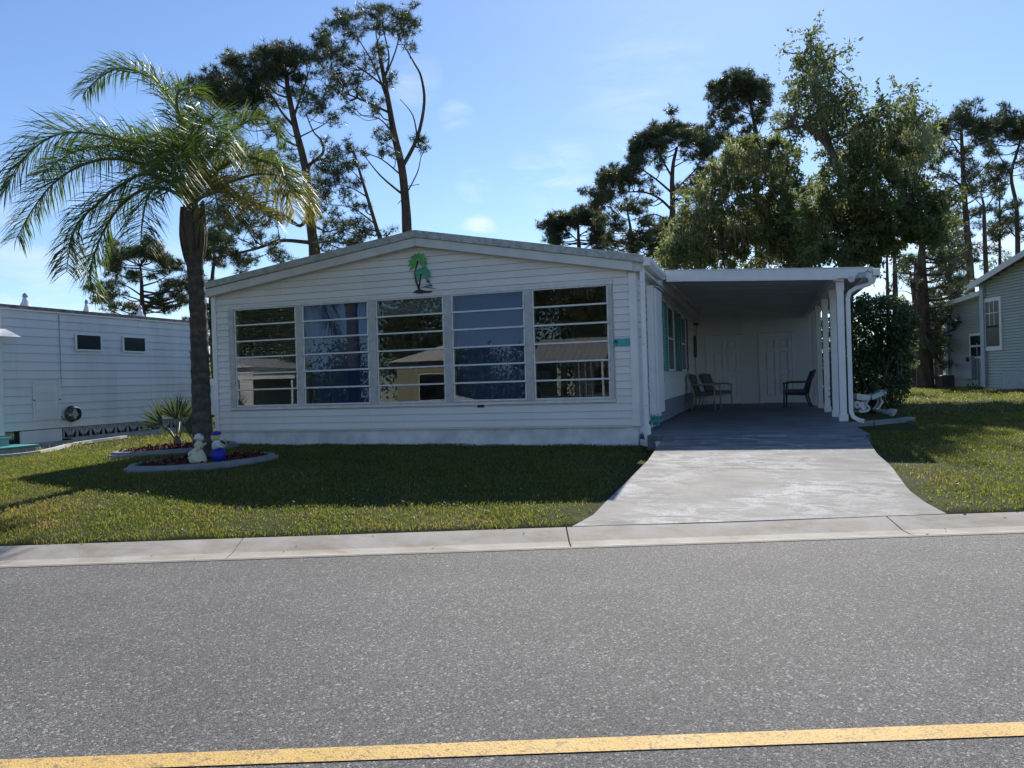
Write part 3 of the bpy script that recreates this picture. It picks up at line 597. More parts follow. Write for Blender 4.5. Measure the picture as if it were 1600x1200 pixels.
sb = thing('splash_block', 'small white concrete splash block under the downspout at the driveway corner', 'splash block', (-1.60, 12.58, .37))
MB().box(-.24, -.10, -.02, .22, .10, .05).box(-.24, -.13, .0, .22, -.10, .10).box(-.24, .10, .0, .22, .13, .10).build('tray', M['whitep'], sb, local=True, bevel=.01)
sb.rotation_euler = (0.05, 0.05, R(-38))
# ---- windows: five, each with six louvre panes
wxs = [(-9.67, -8.284), (-8.149, -6.761), (-6.619, -5.278), (-5.137, -3.784), (-3.657, -2.339)]
fr = 0.07
box('window_head', M['alu'], house, wx0-.055, YF-.03, ZWT+.0, wx1+.055, YF+.03, ZWT+.05, bevel=.004)
box('window_sill', M['alu'], house, wx0-.055, YF-.045, ZWB-.05, wx1+.055, YF+.03, ZWB-.002, bevel=.004)
gaps = [(wx0-.055, wxs[0][0])] + [(wxs[i][1], wxs[i+1][0]) for i in range(4)] + [(wxs[4][1], wx1+.035)]
for i, (a, b_) in enumerate(gaps):
    mu = box('mullion', M['mullion'], house, a, YF-.035, ZWB-.001, b_, YF+.08, ZWT-.001, bevel=.004)
    if 0 < i < 5:
        for q in range(9):
            zz = ZWB+.12+q*.21; MB().box((a+b_)/2-.008, YF-.040, zz, (a+b_)/2+.008, YF-.0355, zz+.018).build('screw', M['block'], mu)
NP = 6; PH = (ZWT-ZWB-.03)/NP
for wi, (a, b_) in enumerate(wxs):
    mbf = MB(); mbf.box(a+.001, YF-.01, ZWB+.001, a+.030, YF+.07, ZWT-.001).box(b_-.030, YF-.01, ZWB+.001, b_-.001, YF+.07, ZWT-.001).box(a+.031, YF-.01, ZWB+.001, b_-.031, YF+.07, ZWB+.022).box(a+.031, YF-.01, ZWT-.022, b_-.031, YF+.07, ZWT-.001)
    wd = mbf.build('window', M['alu'], house)
    tilt = R([0.4, 4.2, .8, 4.0, .6][wi])
    for q in range(NP):
        zt = ZWT-.018-PH*q; zb = zt-PH+.006; tl = tilt*random.uniform(.85, 1.15)
        L = zt-zb; dy = -math.sin(tl)*L; yt = YF-.013
        s_dir = np.array([0, dy, -L]); s_dir = s_dir/np.linalg.norm(s_dir); nrm = np.array([0, -s_dir[2], s_dir[1]]); nrm = np.array([0, -abs(nrm[1]), nrm[2] if nrm[1] < 0 else -nrm[2]])
        ctr = np.array([(a+b_)/2, yt, zt]) + s_dir*L/2
        MB().obox(ctr, ((b_-a)/2-.034, 0, 0), nrm*.002, s_dir*(L/2-.004)).build('pane', M['glass'], wd)
        rl = MB().obox(ctr+s_dir*(L/2-.010), ((b_-a)/2-.004, 0, 0), nrm*.011, s_dir*.014)
        rl.obox(ctr+np.array([-(b_-a)/2+.018, 0, 0]), (.014, 0, 0), nrm*.009, s_dir*(L/2-.026)).obox(ctr+np.array([(b_-a)/2-.018, 0, 0]), (.014, 0, 0), nrm*.009, s_dir*(L/2-.026))
        rl.build('pane_frame', M['alu'], wd)
# interior of the front room, seen dimly through the glass
box('interior_floor', M['floor_in'], house, X0+.13, YF+.15, .66, X1-.14, 17.5, .72)
box('interior_wall', M['room'], house, X0+.13, 17.5, .66, X1-.14, 17.6, 3.2)
box('interior_ceiling', M['room'], house, X0+.13, YF+.13, 3.16, X1-.14, 17.6, 3.19)
for xx in (-6.70,): box('interior_wall', M['room'], house, xx-.04, 14.6, .72, xx+.04, 17.5, 3.16)
box('interior_door', M['darkteal'], house, -4.9, 17.46, .72, -4.05, 17.50, 2.75); box('interior_door', M['door'], house, -3.3, 17.46, .72, -2.5, 17.50, 2.75)
box('interior_door', M['door'], house, -8.6, 17.46, .72, -7.8, 17.50, 2.75)
def curtain(a, b_, lab):
    V = []; n = 60
    for j in range(2):
        for i in range(n+1):
            x = a+(b_-a)*i/n; V.append((x, YF+.22+.003*math.sin(i*.9), ZWT-.03 if j else ZWB+.02))
    F = [(i, i+1, n+2+i, n+1+i) for i in range(n)]
    o = trimesh('sheer_curtain', V, F, M['sheer'], smooth=True); tag(o, lab, 'curtain', 'blue curtains inside the front windows')
curtain(-8.14, -6.77, 'sheer blue curtain behind the second louvred window from the palm, showing a trunk reflection')
curtain(-5.13, -3.79, 'sheer blue curtain behind the fourth louvred window, next to the window with the cane furniture')
bl = thing('window_blind', 'horizontal slatted blind inside the front window nearest the palm', 'blind', (-8.98, YF+.2, 1.6))
for i in range(28): MB().obox((-8.98, YF+.2, 2.98-i*.046), (.66, 0, 0), (0, .016, .010), (0, -.0006, .001)).build('slat', M['blind'], bl)
lb = thing('window_blind', 'pale roller blind pulled a little way down inside the middle front window', 'blind', (-5.95, YF+.2, 2.75))
MB().box(-6.6, YF+.19, 2.72, -5.3, YF+.20, 3.02).build('blind_cloth', M['blind'], lb); MB().tube([(-6.6, YF+.2, 3.03), (-5.3, YF+.2, 3.03)], .02).build('roller', M['blind'], lb)
# ---- chairs
def chair(name, label, frame, cush, loc, rz, group, pil=False, s_=1.0):
    t = thing(name, label, 'chair', loc, group, rz)       # faces local +x
    def part(mb, n, m_, **k): return mb.build(n, m_, t, local=True, **k)
    for yy in (-.29, .29):
        part(MB().tube([(.30, yy, 0), (.29, yy, .30), (.28, yy, .62)], [.020, .022, .022]), 'leg', frame)
        part(MB().tube([(-.34, yy, 0), (-.26, yy, .24), (-.25, yy, .38)], [.018, .022, .024]), 'leg', frame)
        part(MB().tube([(.31, yy, .63), (.15, yy, .665), (-.15, yy, .66), (-.33, yy, .68)], .024), 'arm', frame)
    part(MB().tube([(.28, -.29, .36), (.28, .29, .36), (-.26, .29, .33), (-.26, -.29, .33), (.28, -.29, .36)], .022), 'seat_frame', frame)
    part(MB().tube([(-.25, -.28, .35), (-.33, -.28, .68), (-.44, -.24, .93), (-.46, 0, .97), (-.44, .24, .93), (-.33, .28, .68), (-.25, .28, .35)], .023), 'back_frame', frame)
    for yy in (-.17, -.06, .06, .17): part(MB().tube([(-.26, yy, .36), (-.34, yy, .68), (-.455, yy, .96)], .010, 6), 'back_slat', frame)
    part(MB().box(-.24, -.26, .37, .30, .26, .47), 'seat_cushion', cush, bevel=.03)
    q = MB().obox((-.30, 0, .70), (.035, 0, .012), (0, .25, 0), (-.09, 0, .24)); part(q, 'back_cushion', cush, bevel=.03)
    if pil: part(MB().obox((-.17, .05, .62), (.03, 0, .01), (0, .15, 0), (-.05, 0, .14)), 'pillow', M['pillow'], bevel=.03)
    return t
chair('patio_chair', 'tan cane patio chair with pale pillow against the house wall, nearest the street', M['wicker'], M['cushion'], (-1.35, 21.35, .545), R(-12), 'patio chairs in the carport', True)
chair('patio_chair', 'dark cushioned patio chair half hidden behind the pillow chair, closest to the left door', M['wicker'], M['cushion'], (-1.15, 22.75, .545), R(-30), 'patio chairs in the carport')
chair('patio_chair', 'dark brown patio chair in front of the right storage door, facing the house wall', M['darkw'], M['cushion'], (.93, 21.7, .545), R(172), 'patio chairs in the carport')
chair('cane_chair', 'pale cane armchair just inside the front window closest to the carport, beside the white post', M['wood'], M['cream'], (-2.75, 14.2, .72), R(200), 'cane chairs in the front room')
chair('cane_chair', 'pale cane armchair inside the same front window, further from the carport', M['wood'], M['cream'], (-3.75, 14.7, .72), R(-20), 'cane chairs in the front room')
lp = thing('table_lamp', 'pale table lamp on a small stand behind the last front window', 'lamp', (-3.45, 15.6, .72))
MB().lathe([(.2, 0), (.2, .03), (.03, .05), (.03, .62), (.26, .64), (.26, .67)]).build('stand', M['wood'], lp, local=True)
MB().lathe([(.08, .67), (.11, .75), (.06, .95), (.02, 1.02)]).build('lamp_base', M['cream'], lp, local=True); MB().lathe([(.19, 1.05), (.10, 1.33)]).build('lamp_shade', M['pillow'], lp, local=True)
# ---- wall ornament: two metal palms
orn = thing('wall_ornament', 'metal wall art of two green palm trees on the gable above the middle window', 'wall art', (-5.65, YF-.02, 3.06))
def ornp(px, py): return atY(px, py, YF-.035)
def frondshape(c, ang, L, w_):
    c = np.array(c); pts = []; n = 7
    d = np.array([math.cos(ang), 0, math.sin(ang)]); e = np.array([-math.sin(ang), 0, math.cos(ang)])
    up = []; dn = []
    for i in range(n+1):
        q = i/n; droop = -0.35*L*q*q; ww = w_*math.sin(math.pi*min(1, q*.93+.07))
        o_ = c+d*L*q+np.array([0, 0, droop]); up.append(o_+e*ww); dn.append(o_-e*ww*(0.6 if i % 2 else 1.15))
    return up+dn[::-1]
for cpx, sc_, mt, trunk in (((653, 406), 1.0, M['green1'], [(653, 408), (648, 425), (650, 440), (655, 452)]), ((660, 427), .85, M['green2'], [(658, 428), (656, 440), (654, 452)])):
    c = ornp(*cpx); tp = [ornp(*q) for q in trunk]
    for k_, aa in enumerate((215, 190, 165, 135, 110, 80, 50, 20, -5, -30)):
        c2 = c + np.array([0, -.004*k_, 0])
        MB().poly(frondshape(c2, R(aa), random.uniform(.19, .23)*sc_, .040*sc_), (0, .003, 0)).build('leaf', mt, orn)
    MB().tube(tp, [.010, .012, .014, .018][:len(tp)], 6).build('trunk', M['bronze'], orn)
isl = [ornp(*q) for q in ((645, 457), (650, 453.5), (657, 452), (664, 454), (675, 455), (674, 457), (664, 457.5), (655, 458.5))]
MB().poly(isl, (0, .012, 0)).build('ground_plate', M['bronze'], orn)
wv = [ornp(*q) for q in ((656, 449), (664, 447), (672, 449), (683, 451), (672, 450.6), (664, 448.8))]; MB().poly(wv, (0, .008, 0)).build('wave', M['seablue'], orn)
dl = [ornp(*q) for q in ((664, 446), (670, 445), (674, 444), (675.5, 447.5), (671, 447), (666, 447))]; MB().poly(dl, (0, .01, 0)).build('boat_hull', M['seablue'], orn)
for (p_, q_) in (((665, 433), (668, 436)), ((666.5, 439), (671, 441))):
    a, b_ = ornp(*p_), ornp(*q_); MB().obox((a+b_)/2, (.028, 0, -.006), (0, .004, 0), (.006, 0, .016)).build('sail_band', M['navy'], orn)
MB().tube([ornp(664, 430), ornp(673, 446)], .006, 6).build('mast', M['bronze'], orn)
# number sign with a small palm picture
sg = thing('house_number_sign', 'small turquoise house number sign with a palm picture between last window and corner', 'sign', (-2.14, YF-.03, 2.0))
a, b_ = atY(957.5, 529, YF-.03), atY(986, 540, YF-.03); bz0, bz1 = 2.0, 2.12
MB().box(-2.275, YF-.034, bz0, -1.995, YF-.024, bz1).build('plate', M['signteal'], sg, bevel=.003)
MB().tube([(-2.228, YF-.034, bz0+.006), (-2.232, YF-.034, bz0+.05), (-2.236, YF-.034, bz0+.075)], .006, 5).build('palm_stem', M['ink'], sg)
for aa in (200, 150, 100, 50, 5, -20): MB().poly(frondshape((-2.236, YF-.0345-.0003*aa/50, bz0+.075), R(aa), .045, .011), (0, .0015, 0)).build('palm_leaf', M['ink'], sg)
for xx, zz0, zz1 in ((-2.155, .03, .09), (-2.115, .028, .088), (-2.085, .03, .09), (-2.035, .028, .09)): MB().box(xx, YF-.0335, bz0+zz0, xx+.009, YF-.0322, bz0+zz1).build('numeral_stroke', M['paleink'], sg)
box('vent', M['black'], house, -4.70, YF-.028, 1.035, -4.58, YF-.014, 1.09, label='small black vent under the fourth window')

# ---- side wall under the carport: awning channel, windows, shutters
XS = X1+.008
ch = MB().box(XS, 13.95, .80, XS+.16, 13.99, 3.08).box(XS, 14.92, .78, XS+.16, 14.96, 3.12).box(XS, 14.0, .80, XS+.02, 14.91, 3.08).box(XS+.02, 14.0, .9, XS+.155, 14.05, 3.05)
shut = MB().box(XS+.12, 13.992, .82, XS+.155, 14.918, 3.06); shut.build('storm_panel', M['trim'], house, bevel=.005)
box('storm_panel_bracket', M['trim'], house, XS, 13.95, .80, XS+.119, 13.985, 3.10); box('storm_panel_bracket', M['trim'], house, XS, 14.925, .80, XS+.119, 14.96, 3.10)
box('teal_hook_plate', M['teal'], house, XS+.02, 14.1, .60, XS+.12, 14.35, .75)
box('teal_hook_plate', M['teal'], house, XS+.02, 13.98, .66, XS+.16, 14.4, .70)
MB().tube([(XS+.02, 14.5, 3.16), (XS+.12, 14.7, 3.15), (XS+.16, 15.0, 3.12), (XS+.12, 15.4, 3.10), (XS+.02, 15.6, 3.1)], .010, 6).build('awning_hook', M['trim'], house)
def sidewin(y0_, y1_, z0, z1, glass=True, mat_=M['navy']):
    wd = MB().box(XS, y0_, z0, XS+.03, y0_+.05, z1).box(XS, y1_-.05, z0, XS+.03, y1_, z1).box(XS, y0_+.051, z0, XS+.03, y1_-.051, z0+.05).box(XS, y0_+.051, z1-.05, XS+.03, y1_-.051, z1).box(XS, y0_+.051, (z0+z1)/2-.02, XS+.028, y1_-.051, (z0+z1)/2+.02).build('window', M['trim'], house)
    MB().box(XS+.001, y0_+.052, z0+.052, XS+.012, y1_-.052, (z0+z1)/2-.022).build('pane', M['neighglass'], wd); MB().box(XS+.001, y0_+.052, (z0+z1)/2+.022, XS+.010, y1_-.052, z1-.052).build('pane', M['neighglass'], wd)
    MB().box(XS-.001, y0_+.06, z0+.06, XS+.0005, y1_-.06, z1-.06).build('window_backing', M['dark'], wd); return wd
jw = MB().box(XS, 15.10, 1.15, XS+.05, 15.16, 3.06).box(XS, 15.72, 1.15, XS+.05, 15.78, 3.06).box(XS, 15.161, 1.15, XS+.05, 15.719, 1.21).box(XS, 15.161, 3.0, XS+.05, 15.719, 3.06).build('window', M['alu'], house)
MB().box(XS-.001, 15.165, 1.215, XS+.001, 15.715, 2.995).build('window_backing', M['dark'], jw)
for i in range(7): MB().obox((XS+.03, 15.44, 1.33+i*.255), (.03, 0, -.01), (0, .275, 0), (.012, 0, .12)).build('louvre', M['dglass'], jw)
def shutter(y0_, y1_, z0, z1, mt):
    sh = MB().box(XS, y0_, z0, XS+.028, y0_+.05, z1).box(XS, y1_-.05, z0, XS+.028, y1_, z1).box(XS, y0_+.051, z0, XS+.028, y1_-.051, z0+.05).box(XS, y0_+.051, z1-.05, XS+.028, y1_-.051, z1).build('shutter', mt, house)
    n = int((z1-z0-.1)/.06)
    for i in range(n): MB().obox((XS+.012, (y0_+y1_)/2, z0+.08+i*.06), (.010, 0, -.012), (0, (y1_-y0_)/2-.052, 0), (.0015, 0, .002)).build('slat', mt, sh)
sidewin(17.0, 18.35, 1.58, 3.02); shutter(16.38, 16.98, 1.58, 3.02, M['teal']); shutter(18.37, 18.95, 1.58, 3.02, M['darkteal'])
sidewin(20.05, 21.35, 1.58, 3.0); shutter(19.35, 20.03, 1.58, 3.0, M['darkteal']); shutter(21.37, 21.95, 1.58, 3.0, M['navy'])
wc = thing('wind_chime', 'dark hanging ornament on the house wall beside the far carport corner', 'ornament', (-1.78, 23.6, 2.95))
MB().box(-.02, -.14, 0, .12, .14, .05).build('bracket', M['black'], wc, local=True); MB().tube([(.05, 0, 0), (.05, 0, -.3)], .006, 5).build('cord', M['black'], wc, local=True)
MB().lathe([(.02, -.98), (.05, -.9), (.05, -.35), (.015, -.3)], n=10).build('tube_body', M['darkw'], wc, local=True)

# ---- carport
carp = thing('carport', 'white attached carport with flat sloping roof on square posts and a storage room behind', 'carport', (0, 15.3, .545))
ct = lambda x: 3.52-.057*(x+1.66)               # roof top
def cprism(name, xa, xb, dz0, dz1, y0_, y1_, mat, **k):
    p = [(xa, y0_, ct(xa)+dz0), (xb, y0_, ct(xb)+dz0), (xb, y1_, ct(xb)+dz0), (xa, y1_, ct(xa)+dz0), (xa, y0_, ct(xa)+dz1), (xb, y0_, ct(xb)+dz1), (xb, y1_, ct(xb)+dz1), (xa, y1_, ct(xa)+dz1)]
    return MB().hexa(p).build(name, mat, carp, **k)
cprism('fascia', -1.66, 1.98, -.195, -.012, 15.27, 15.33, M['trim'], bevel=.006)
cprism('drip_edge', -1.68, 2.00, -.012, .008, 15.255, 15.42, M['alu'])
cprism('lower_lip', -1.66, 1.40, -.215, -.196, 15.265, 15.36, M['trim'])
for i in range(12):          # pan panels of the roof, running out from the house
    y0_ = 15.331+i*.785; cprism('roof_panel', -1.735, 1.96, -.07, -.012, y0_, y0_+.782, M['ceiling'])
    cprism('panel_rib', -1.735, 1.90, -.079, -.0705, y0_+.37, y0_+.40, M['ceiling'])
cprism('eave_beam', 1.34, 1.52, -.235, -.082, 15.34, 24.7, M['trim'])
cprism('gutter', 1.985, 2.11, -.15, -.02, 15.24, 24.9, M['trim'], bevel=.012)
for i, yy in enumerate((15.47, 16.95, 18.94, 20.97, 22.5)):
    pt = MB().box(1.395, yy-.05, .548, 1.515, yy+.06, ct(1.45)-.236).build('post', M['trim'], carp, bevel=.008)
    MB().box(1.375, yy-.07, .547, 1.535, yy+.08, .68).build('post_base', M['trim'], pt, bevel=.006)
    MB().box(1.385, yy-.06, ct(1.45)-.40, 1.525, yy+.07, ct(1.45)-.237).build('post_cap', M['trim'], pt, bevel=.006)
for yy in (23.3, 23.95): box('post', M['trim'], carp, 1.40, yy-.04, .548, 1.50, yy+.04, ct(1.45)-.236)
dsp = MB(); P0 = (2.04, 15.42); rect_sweep(dsp, [(2.04, 15.42, 3.20), (2.03, 15.42, 3.12), (1.95, 15.42, 3.03), (1.72, 15.44, 2.97), (1.62, 15.45, 2.91), (1.585, 15.45, 2.80), (1.585, 15.45, 2.6), (1.585, 15.45, .85), (1.585, 15.45, .72), (1.62, 15.43, .62), (1.72, 15.40, .56), (1.79, 15.38, .55)], .030, .038, (0, 1, 0))
dsp.build('downspout', M['trim'], carp, bevel=.008)
# corner floodlight
fl = thing('floodlight', 'twin-headed white floodlight on the front corner of the carport roof', 'light', (1.80, 15.24, 3.16))
MB().box(-.05, -.03, -.03, .07, .028, .07).build('junction_box', M['steel'], fl, local=True, bevel=.005)
for dx, dzz, ang in ((-.13, -.01, -.5), (.12, -.07, .3)):
    ax = np.array(Matrix.Rotation(R(115), 3, 'X') @ Matrix.Rotation(ang, 3, 'Y'))
    hd = MB().lathe([(.02, -.02), (.035, .02), (.06, .10), (.062, .115)], (dx, -.05, dzz), 12, axis=ax).build('lamp_head', M['trim'], fl, local=True)
    MB().tube([(0, -.01, .0), (dx*.6, -.03, dzz*.6+.01), (dx, -.05, dzz)], .012, 6).build('arm', M['steel'], fl, local=True)
MB().tube([(.05, 0, .05), (.10, -.02, .09), (.16, -.03, .05)], .008, 5).build('cable', M['black'], fl, local=True)
# back wall with two six-panel doors
d1, d2, d3, d4 = -1.4544, -.5294, .0846, .956; YB = 24.75; ZD = .545+2.03
for (a, b_, c, d) in ((-1.87, d1-.09, .545, 3.42), (d2+.09, d3-.09, .545, 3.42), (d4+.09, 1.50, .545, 3.42), (d1-.09, d2+.09, ZD+.09, 3.42), (d3-.09, d4+.09, ZD+.09, 3.42)):
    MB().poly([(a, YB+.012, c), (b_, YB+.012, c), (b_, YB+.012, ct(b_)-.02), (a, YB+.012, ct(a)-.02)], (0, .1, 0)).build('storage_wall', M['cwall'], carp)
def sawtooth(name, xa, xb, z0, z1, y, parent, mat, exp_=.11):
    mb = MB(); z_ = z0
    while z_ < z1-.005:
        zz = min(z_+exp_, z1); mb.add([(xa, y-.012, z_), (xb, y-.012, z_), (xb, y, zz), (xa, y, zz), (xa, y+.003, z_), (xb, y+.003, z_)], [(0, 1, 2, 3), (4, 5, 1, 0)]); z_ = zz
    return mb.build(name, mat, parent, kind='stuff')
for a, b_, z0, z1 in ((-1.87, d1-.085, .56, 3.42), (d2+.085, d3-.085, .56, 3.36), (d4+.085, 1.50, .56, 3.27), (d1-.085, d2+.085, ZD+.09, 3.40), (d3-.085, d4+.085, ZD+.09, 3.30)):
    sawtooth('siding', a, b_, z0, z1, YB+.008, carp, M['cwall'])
def door(a, b_, lab):
    dr = MB().box(a, YB+.03, .555, b_, YB+.07, ZD).build('door', M['door'], carp, label=lab)
    w_ = b_-a; cols = ((a+.11, a+w_/2-.05), (a+w_/2+.05, b_-.11))
    zs_ = [0, .22, .86, .98, 1.56, 1.66, 1.90, 2.02]
    st_ = [(a+.002, a+.11), (a+w_/2-.05, a+w_/2+.05), (b_-.11, b_-.002)]
    for x0, x1 in st_: MB().box(x0, YB-.010, .556, x1, YB+.0295, ZD-.002).build('stile', M['door'], dr)
    for x0, x1 in cols:
        for k_ in (0, 2, 4, 6): MB().box(x0+.0005, YB-.0095, .556+zs_[k_], x1-.0005, YB+.0295, .555+zs_[k_+1]).build('rail', M['door'], dr)
        for z0, z1 in ((.25, .83), (1.01, 1.53), (1.69, 1.87)):
            MB().box(x0+.042, YB-.004, .555+z0+.012, x1-.042, YB+.0295, .555+z1).build('raised_panel', M['door'], dr, bevel=.008)
    fr_ = MB().box(a-.08, YB-.02, .555, a-.002, YB+.02, ZD+.08).box(b_+.002, YB-.02, .555, b_+.08, YB+.02, ZD+.08).box(a-.001, YB-.02, ZD+.003, b_+.001, YB+.02, ZD+.08).build('door_frame', M['swall'], dr)
    MB().box(a, YB-.01, .546, b_, YB+.06, .556).build('threshold', M['dark'], dr)
    MB().ball((b_-.07, YB-.015, .555+.95), .03).build('knob', M['alu'], dr)
door(d1, d2, 'left storage door'); door(d3, d4, 'right storage door')
box('storage_room', M['white'], carp, -1.87, YB+.13, .3, 1.5, 28.5, 3.30)
# ================================================================== PLANT BUILDING TOOLS
def rdirs(n, up=0.0):
    v = RNG.normal(size=(n, 3)); v[:, 2] += up; return v/np.linalg.norm(v, axis=1)[:, None]
def spikes(C, K, L, w_, up=0.3, out=None, jitter=.35):
    """needle tufts: K thin triangles out of every centre"""
    n = len(C)*K; c = np.repeat(C, K, 0); d = rdirs(n, up)
    if out is not None:
        d = d + np.repeat(out, K, 0)*.8; d /= np.linalg.norm(d, axis=1)[:, None]
    s_ = np.cross(d, rdirs(n)); s_ /= np.linalg.norm(s_, axis=1)[:, None]+1e-9
    Ls = L*(1-jitter+2*jitter*RNG.random(n))[:, None]
    V = np.empty((n, 3, 3)); V[:, 0] = c-s_*w_/2; V[:, 1] = c+s_*w_/2; V[:, 2] = c+d*Ls
    return V.reshape(-1, 3), np.arange(n*3).reshape(-1, 3), np.repeat(np.repeat(RNG.random(len(C)), K)*.6+RNG.random(n)*.4, 3)
def leaves(C, L, w_, droop=0.0, flat=0.0):
    n = len(C); d = rdirs(n); d[:, 2] -= droop; d /= np.linalg.norm(d, axis=1)[:, None]
    nn = rdirs(n); nn[:, 2] += flat; s_ = np.cross(d, nn); s_ /= np.linalg.norm(s_, axis=1)[:, None]+1e-9
    Ls = (L*(.6+.8*RNG.random(n)))[:, None]; W = (w_*(.6+.8*RNG.random(n)))[:, None]
    V = np.empty((n, 4, 3)); V[:, 0] = C; V[:, 1] = C+d*Ls*.5+s_*W*.5; V[:, 2] = C+d*Ls; V[:, 3] = C+d*Ls*.5-s_*W*.5
    return V.reshape(-1, 3), np.arange(n*4).reshape(-1, 4), np.repeat(RNG.random(n), 4)
def inball(n, r_, flat=1.0, shell=0.35):
    d = rdirs(n); q = (shell+(1-shell)*RNG.random(n)**.6)*r_; v = d*q[:, None]; v[:, 2] *= flat; return v
def smooth_path(pts, n=4):
    """Catmull-Rom through the points"""
    P = [np.array(p, float) for p in pts]; out = []
    for i in range(len(P)-1):
        p0, p1, p2, p3 = P[max(i-1, 0)], P[i], P[i+1], P[min(i+2, len(P)-1)]
        for k in range(n):
            t_ = k/n; out.append(.5*((2*p1)+(-p0+p2)*t_+(2*p0-5*p1+4*p2-p3)*t_*t_+(-p0+3*p1-3*p2+p3)*t_**3))
    out.append(P[-1]); return out
def zt(region, z):   # zoom coordinates -> photo pixels
    x0, y0_, s_ = region; return lambda x, y: (x0+x/s_, y0_+y/s_)

def pine(label, D, trunk, limbs, puffs, r0=.22, spread=1.6, mat='needle', tufts=60, name='pine_tree', group=None, tsize=.27, K=13, cat='tree', twig=2, gapf=1.0):
    """trunk: [(px,py)] bottom to top; limbs: [([(px,py)..], r)]; puffs: [(px,py,radius px)] seen at distance D"""
    m_px = D/FPX
    tp = [atD(x, y, D) for x, y in trunk]; base = tp[0].copy()
    gzb = gz(base[0], base[1]); root = np.array([base[0]+.1, base[1], gzb-.1])
    tp = [root, root+(tp[0]-root)*.5] + tp if tp[0][2] > gzb+1.0 else [np.array([base[0], base[1], gzb-.1])] + tp[1:]
    t = thing(name, label, cat, (root[0], root[1], gzb), group)
    path = smooth_path(tp, 4); n = len(path); H = path[-1][2]-path[0][2]
    rr = [r0*1.15*(1-.75*(i/(n-1))**1.1)*(1.25 if i == 0 else 1) for i in range(n)]
    MB().tube(path, rr, 9).build('trunk', M['bark'], t)
    skel = list(path[len(path)//3:]); rads = rr[len(path)//3:]; lb = MB()
    for pts, r_ in limbs:
        dd = 0; q = []; sgn = random.choice((-1, 1))*random.uniform(.2, .7)
        L_ = len(pts)
        a0 = atD(*pts[0], D); j = min(range(len(path)), key=lambda i: np.linalg.norm(path[i]-a0)); D0 = D
        for i, (x, y) in enumerate(pts): q.append(atD(x, y, D+sgn*spread*i/max(1, L_-1)))
        q[0] = path[j] if np.linalg.norm(path[j]-a0) < .8 else a0
        if np.linalg.norm(path[j]-a0) >= .8 and skel:
            j2 = min(range(len(skel)), key=lambda i: np.linalg.norm(skel[i]-a0)); q[0] = np.array(skel[j2])
        sp_ = smooth_path(q, 4); rs = [max(.02, r_*(1-.75*i/(len(sp_)-1))) for i in range(len(sp_))]
        lb.tube(sp_, rs, 7); skel += sp_[2:]; rads += rs[2:]
    C = []; PQ = []; S = np.array(skel)
    more = [(x+random.gauss(0, 1)*r_*.95, y+random.gauss(0, 1)*r_*.75, r_*random.uniform(.5, .85)) for x, y, r_ in puffs for _ in range(3) if random.random() < .72]
    for x, y, rp_ in list(puffs)+more:
        rm = rp_*m_px; c = atD(x, y, D+random.uniform(-1, 1)*spread)
        # branch from the skeleton, from a point lower than the puff where possible
        dist = np.linalg.norm(S-c, axis=1)+np.maximum(0, S[:, 2]-c[2]+.1)*2.0; j = int(np.argmin(dist)); a = S[j]
        mid = (a+c)/2+np.array([0, 0, -.12*np.linalg.norm(c-a)])+RNG.normal(size=3)*.06*np.linalg.norm(c-a)
        br = smooth_path([a, mid, c], 4); r1 = min(.07, rads[j]*.7, .02+.02*np.linalg.norm(c-a)); lb.tube(br, [r1*(1-.65*i/(len(br)-1)) for i in range(len(br))], 5)
        nsub = max(4, int(rm*8*twig)); sub = c+inball(nsub, rm*1.15, .7, .2)
        for sc in sub:
            st = br[random.randint(len(br)//2, len(br)-1)]; lb.tube([st, (st+sc)/2+np.array([0, 0, -.05]), sc], [.014, .010, .006], 3, cap=False)
        k = max(7, int(tufts*gapf*1.25*(rm/.6)**1.7)); base_i = RNG.integers(0, nsub, k)
        PQ.append(np.full(k, random.random())); C.append(sub[base_i]+RNG.normal(size=(k, 3))*np.array([.13, .13, .09]))
    C = np.concatenate(C); V, F, q = spikes(C, K, tsize, .024*D/38, .35); q = np.clip(q*.5+np.repeat(np.concatenate(PQ), K*3)*.6-.05, 0, 1)
    lb.build('branches', M['bark'], t)
    trimesh('crown', V, F, M[mat], t, q)
    return t
def arcpuffs(cx, cy_, rx, ry, n, rp_, a0=180, a1=360, jit=.12, rin=.75):
    """puffs over the upper dome of an ellipse (photo pixels)"""
    out = []
    for i in range(n):
        a = R(a0+(a1-a0)*(i+.5)/n+random.uniform(-6, 6)); q = random.uniform(rin, 1.0)
        out.append((cx+math.cos(a)*rx*q, cy_+math.sin(a)*ry*q, rp_*random.uniform(.75, 1.25)))
    return out

